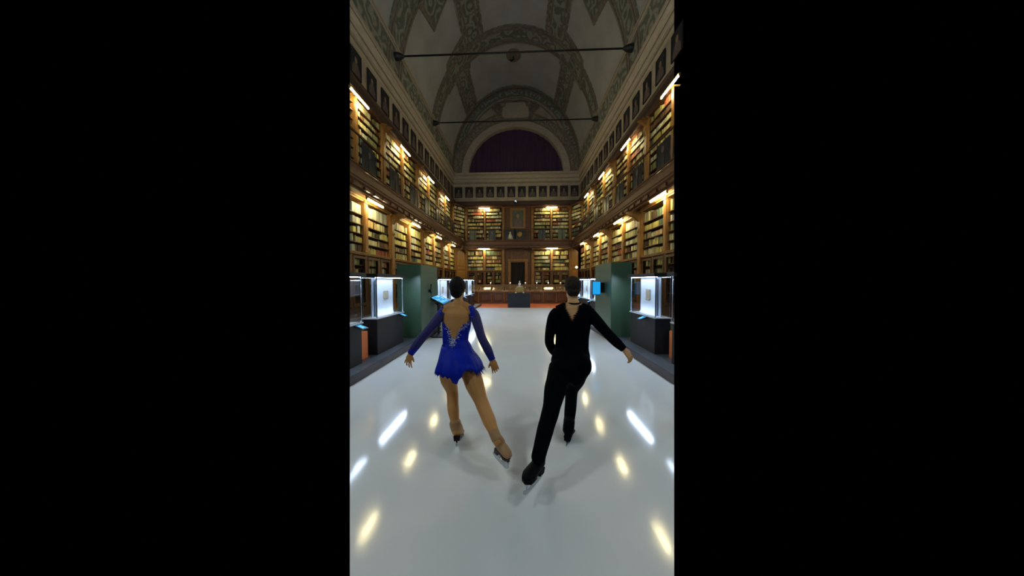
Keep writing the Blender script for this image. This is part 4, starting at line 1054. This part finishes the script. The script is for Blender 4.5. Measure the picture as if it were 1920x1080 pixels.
for A_, r in ((armL, armLr), (armR, armRr)): limb(d, A_[:2], r[:2], grow=.006)
dress = remesh(d, 'dress_bodice', 'blue_cloth', wo, .0055, 3, back_open)
for A_, r, nm in ((armL, armLr, 'l'), (armR, armRr, 'r')):
    s = MB(); limb(s, [A_[0].lerp(A_[1], .3)]+A_[1:], [r[0]]+r[1:], grow=.0052, n=16); o = remesh(s, 'sleeve', 'sheer', wo, .006, 2)
    c = MB(); pp, rr = interp(A_[-2:], r[-2:]); k = len(pp)-3; c.tube(pp[2:], [q_+.0055+.0012*j_/len(pp) for j_, q_ in enumerate(rr[2:])], 14); c.build('cuff', 'blue_cloth', o, True)
# skirt
def curve(x, P):
    for (a, b_), (c, d_) in zip(P[:-1], P[1:]):
        if x <= c: return b_+(d_-b_)*(x-a)/(c-a)
    return P[-1][1]
sk = MB(); n = 96; rows = 9
rs = [(W(855, 646, 2.27), .134, .096), (W(857.5, 660, 2.245), .160, .138), (W(862, 675, 2.205), .192, .186), (W(862, 690, 2.19), .216, .196)]
for j in range(rows):
    t_ = j/(rows-1)*3; i = min(int(t_), 2); q = t_-i
    c = rs[i][0].lerp(rs[i+1][0], q); rx = rs[i][1]*(1-q)+rs[i+1][1]*q; ry = rs[i][2]*(1-q)+rs[i+1][2]*q
    for k in range(n):
        a = 2*PI*k/n; wv = 1+(t_/3)**1.5*(.035*math.sin(a*9+1)+.025*math.sin(a*17))
        x, y = math.cos(a)*rx*wv, math.copysign(abs(math.sin(a))**.75, math.sin(a))*ry*wv; z = 0
        if j > rows-5:
            fj = ((j-rows+5)/4)**1.4; back = max(0, -math.sin(a)); z = back**.5*curve(math.cos(a), [(-1, 0), (-.5, 0), (-.15, -.015), (.02, -.075), (.25, -.01), (.45, .058), (.7, .05), (1, .0)])-(.010*(k % 3) if j == rows-1 else 0)-.018*max(0, -math.cos(a)-.5); z *= fj
        sk.v.append((c.x+x, c.y+y, c.z+z))
for j in range(rows-1):
    for k in range(n): sk.f.append((j*n+k, j*n+(k+1) % n, (j+1)*n+(k+1) % n, (j+1)*n+k))
# fringe of pointed strips at the hem
for k in range(90):
    a = 2*PI*k/90+R.uniform(-.02, .02); right = math.cos(a) > .55; left = math.cos(a) < -.7
    if math.sin(a) < 0 and .05 < math.cos(a) < .8: continue
    for lev in ((0, .2, .4, .6, .8) if right else (0,)):
        c = rs[3][0].lerp(rs[1][0], lev); rx = rs[3][1]*(1-lev)+rs[1][1]*lev; ry = rs[3][2]*(1-lev)+rs[1][2]*lev
        P0 = Vector((c.x+math.cos(a)*rx, c.y+math.sin(a)*ry, c.z+.01)); tg = Vector((-math.sin(a), math.cos(a), 0))*.008
        L = R.uniform(.035, .06) if (right or left) else R.uniform(.008, .02)
        tip = P0+Vector((math.cos(a)*(.035 if right else .008), math.sin(a)*.02, -L)); nrm = Vector((math.cos(a), math.sin(a), 0))*.003
        sk.add([P0-tg, P0+tg, P0+nrm, tip], [(0, 1, 3), (1, 2, 3), (2, 0, 3)])
sko = sk.build('skirt', 'blue_cloth', wo, True); sko.matrix_parent_inverse = wo.matrix_world.inverted()
q = sko.modifiers.new('t', 'SOLIDIFY'); q.thickness = .003
# crystals along the edge of the open back
from mathutils.bvhtree import BVHTree
bpy.context.view_layer.update()
def bvh(o): return BVHTree.FromPolygons([o.matrix_world @ v.co for v in o.data.vertices], [tuple(q.vertices) for q in o.data.polygons])
BV = [bvh(dress), bvh(body), bvh(sko)]
cr = MB(); rc = random.Random(5)
def crystal(px, py, size, ang, y=None):
    # the real surface of the back at that place
    d_ = ray(px, py).normalized(); hit = [h for h in (t_.ray_cast(CAMP, d_) for t_ in BV) if h[0] is not None]
    if not hit: return
    p = min(hit, key=lambda h: h[3])[0]-d_*.003
    a = Vector((math.cos(ang), 0, math.sin(ang)))*size; b_ = Vector((-math.sin(ang), 0, math.cos(ang)))*size*.3
    cr.add([p-a, p+b_, p+a, p-b_, p+Vector((0, -size*.3, 0))], [(0, 1, 4), (1, 2, 4), (2, 3, 4), (3, 0, 4)])
edge = OPEN[5:15]
for i in range(len(edge)-1):
    for k in range(20):
        t_ = rc.random(); x = edge[i][0]*(1-t_)+edge[i+1][0]*t_; y = edge[i][1]*(1-t_)+edge[i+1][1]*t_
        crystal(x+rc.gauss(0, 2.2), y+abs(rc.gauss(1, 4)), rc.uniform(.003, .009), -1.0+rc.uniform(-.5, .5)+(1.9 if i > 5 else 0)*0)
for k in range(60): crystal(848+rc.gauss(0, 4.5), 642+rc.gauss(0, 6), rc.uniform(.004, .010), -.9+rc.uniform(-.4, .4))
for k in range(36): crystal(rc.choice((rc.uniform(823, 829), rc.uniform(881, 886))), rc.uniform(574, 606), rc.uniform(.002, .0045), rc.uniform(0, 3))
co = cr.build('crystal_trim', 'crystal', wo); co.matrix_parent_inverse = wo.matrix_world.inverted(); co['kind'] = 'stuff'
nb = MB(); c = W(860, 565, 2.335); pts = [(c.x+.050*math.cos(a), c.y+.052*math.sin(a), c.z+.008*math.sin(a)) for a in [2*PI*k/24 for k in range(25)]]; nb.tube(pts, .0035, 6, caps=False)
o = nb.build('choker', 'blue_cloth', wo, True); o.matrix_parent_inverse = wo.matrix_world.inverted()
# skates
boot(wo, legL[-2], (W(856.5, 820, 2.12)), W(862, 815, 2.35), (0, 0, 1), 'boot_tan', 'sole', .054, .045, leg=legL[-3], cuff=-.010, wd=1.15)
hR, tR = W(931, 840, 1.90), W(955, 864, 1.80)
boot(wo, legR[-2], hR, tR, (.42, -.15, .9), 'boot_tan', 'sole', .044, .075, leg=legR[-3])

# ------------------------------------------------------------------ man
mn = empty('person', (W(1062, 832, 2.24).x, 2.24, 0)); tag(mn, 'man skater seen from behind in a black costume with jagged open back, left leg trailing', 'person')
bpy.context.view_layer.update()
hc = W(1073.5, 540, 2.44)
T2 = [(W(1075, 562, 2.40), (.052, .052)), (W(1075, 571, 2.385), (.085, .062)), (W(1075.5, 579, 2.38), (.155, .074)), (W(1075, 594, 2.37), (.172, .092)), (W(1074, 612, 2.37), (.168, .102)),
      (W(1073, 632, 2.36), (.158, .098)), (W(1072, 650, 2.34), (.160, .098)), (W(1071, 666, 2.31), (.176, .112)), (W(1068, 684, 2.27), (.178, .122)), (W(1063, 702, 2.24), (.155, .12)), (W(1058, 712, 2.22), (.11, .10))]
aL = [W(1047, 585, 2.38), W(1038, 596, 2.38), W(1030, 634, 2.40), W(1034, 652, 2.44), W(1046, 668, 2.50)]
aLr = [.056, .056, .043, .043, .030]
aR = [W(1103, 585, 2.38), W(1113, 596, 2.35), W(1140, 626, 2.28), W(1155, 641, 2.25), W(1170, 655, 2.22)]
aRr = [.057, .055, .044, .042, .029]
lT = [W(1052, 690, 2.25), W(1042, 725, 2.13), W(1033, 768, 1.99), W(1024, 800, 1.90), W(1011, 850, 1.77), W(1009, 860, 1.76)]
lTr = [.112, .094, .069, .062, .050, .048]
lS = [W(1086, 684, 2.27), W(1081, 706, 2.42), W(1072, 733, 2.52), W(1070, 760, 2.42), W(1066.5, 797, 2.28), W(1066, 806, 2.27)]
lSr = [.112, .090, .060, .055, .045, .044]
b = MB()
b.tube([hc-Vector((0, .012, .05)), W(1074, 560, 2.42), W(1075, 574, 2.385)], [.052, .052, .060], 16)
p, r_ = interp([(q[0]) for q in T2], [(q[1][0]-.006, q[1][1]-.006) for q in T2], 4); b.tube(p[:30], r_[:30], 28, side=(1, 0, 0))
for A_, r in ((aL, aLr), (aR, aRr)): limb(b, A_, [x-.005 for x in r])
for A_, r in ((lT, lTr), (lS, lSr)): limb(b, A_[:-1], [x-.012 for x in r[:-1]])
hand(b, aR[-1], W(1190, 680, 2.20)-W(1171, 656, 2.22), (.5, -.75, .45), .12, .75, 1.02, -1)
hand(b, aL[-1], Vector((.55, .75, -.10)), (-.2, -.3, 1), .1, .5, 1.0, 1)
f, u, r, m = head(b, hc, (.04, 1, -.12), (0, .12, 1), 1.06)
body = remesh(b, 'body', 'skin_m', mn, .0046, 4)
face_bits(body, hc, f, u, r, m, 1.06)
hb = MB(); hb.ell(hc+u*.028-f*.010, (.085, .103, .096), 22, 16, m); hb.ell(hc-f*.040-u*.035, (.066, .060, .062), 16, 12, m)
def hair_cut2(p, n):
    d = p-hc; j = .006*noise.noise(p*80); return (d.dot(f) > .05 and d.dot(u) < .065) or (d.dot(u) < -.018+j and d.dot(f) > -.012) or d.dot(u) < -.088+j
remesh(hb, 'hair', 'hair_brown', mn, .005, 2, hair_cut2)
VB = [(1060, 556), (1059, 571), (1061, 578), (1063, 583), (1066, 588), (1069, 594), (1071.5, 600), (1073, 603), (1075.5, 597), (1078, 591), (1083, 585), (1084, 578), (1086, 572), (1090, 556)]
def v_open(p, n):
    q = proj(p); j = 1.5*math.sin(q[1]*1.5)+2.6*noise.noise(Vector((0, q[1]*.9, q[0]*.2)))
    if n.y < .2 and inpoly((q[0]+j, q[1]), VB): return True
    return p.z > W(0, 569, 2.385).z+.006*math.sin(p.x*60) and abs(p.x-W(1075, 573, 2.385).x) < .09
d = MB()
p, r_ = interp([q[0] for q in T2], [(q[1][0]+.005, q[1][1]+.005) for q in T2], 4); d.tube(p, r_, 28, side=(1, 0, 0))
d.tube([W(1047, 585, 2.38), W(1062, 578, 2.385)], [.068, .064], 12); d.tube([W(1104, 585, 2.38), W(1089, 578, 2.385)], [.068, .064], 12)
for A_, r in ((aL, aLr), (aR, aRr), (lT, lTr), (lS, lSr)): limb(d, A_, r, grow=.005)
d.ell(W(1090, 684, 2.24), (.095, .11, .12)); d.ell(W(1056, 690, 2.22), (.11, .11, .11))
cost = remesh(d, 'costume', 'black_cloth', mn, .006, 3, v_open)
nb = MB(); c = W(1075, 566.5, 2.395); pts = [(c.x+.0655*math.cos(a), c.y+.064*math.sin(a), c.z+.012*math.sin(a)) for a in [2*PI*k/24 for k in range(25)]]; nb.tube(pts, .009, 6, caps=False)
o = nb.build('collar_band', 'black_cloth', mn, True); o.matrix_parent_inverse = mn.matrix_world.inverted()
boot(mn, lS[-2], W(1063.5, 821, 2.24), W(1070, 811, 2.50), (0, 0, 1), 'boot_black', 'boot_black', .056, .07, leg=lS[-3], cuff=-.004, wd=1.2)
boot(mn, lT[-2], W(1015, 876, 1.81), W(984, 908, 1.60), (-.30, -.35, .88), 'boot_black', 'boot_black', .052, .08, leg=lT[-3], wd=1.15)

# ================================================================== end of the modelled part of the hall
# The photograph shows only a narrow slice of the hall; long runs are built as far as it could be seen and closed there.
bpy.context.view_layer.update()
def edge_plane(px):
    a, b_ = ray(px, 0), ray(px, 1080); n = a.cross(b_).normalized(); return n if n.dot(ray(960, 540)) > 0 else -n
PL = [edge_plane(656), edge_plane(1264)]
for o in CROP:
    if o.type != 'MESH': continue
    if o.data.users > 1:
        pts = [o.matrix_world @ Vector(c) for c in o.bound_box]
        if all((p-CAMP).dot(n) >= 0 for n in PL for p in pts): continue
        o.data = o.data.copy()
    inv = o.matrix_world.inverted(); bm = bmesh.new(); bm.from_mesh(o.data)
    for n in PL:
        co_ = inv @ CAMP; nn = (o.matrix_world.to_3x3().transposed() @ n).normalized()
        g = bmesh.ops.bisect_plane(bm, geom=bm.verts[:]+bm.edges[:]+bm.faces[:], plane_co=co_, plane_no=nn, clear_inner=True)
        ed = [e for e in g['geom_cut'] if isinstance(e, bmesh.types.BMEdge)]
        if ed and len(bm.faces) < 3000 and not o.name.startswith('ceiling'): bmesh.ops.holes_fill(bm, edges=ed, sides=0)
    if len(bm.faces) == 0: bm.free(); bpy.data.objects.remove(o); continue
    bm.to_mesh(o.data); bm.free()
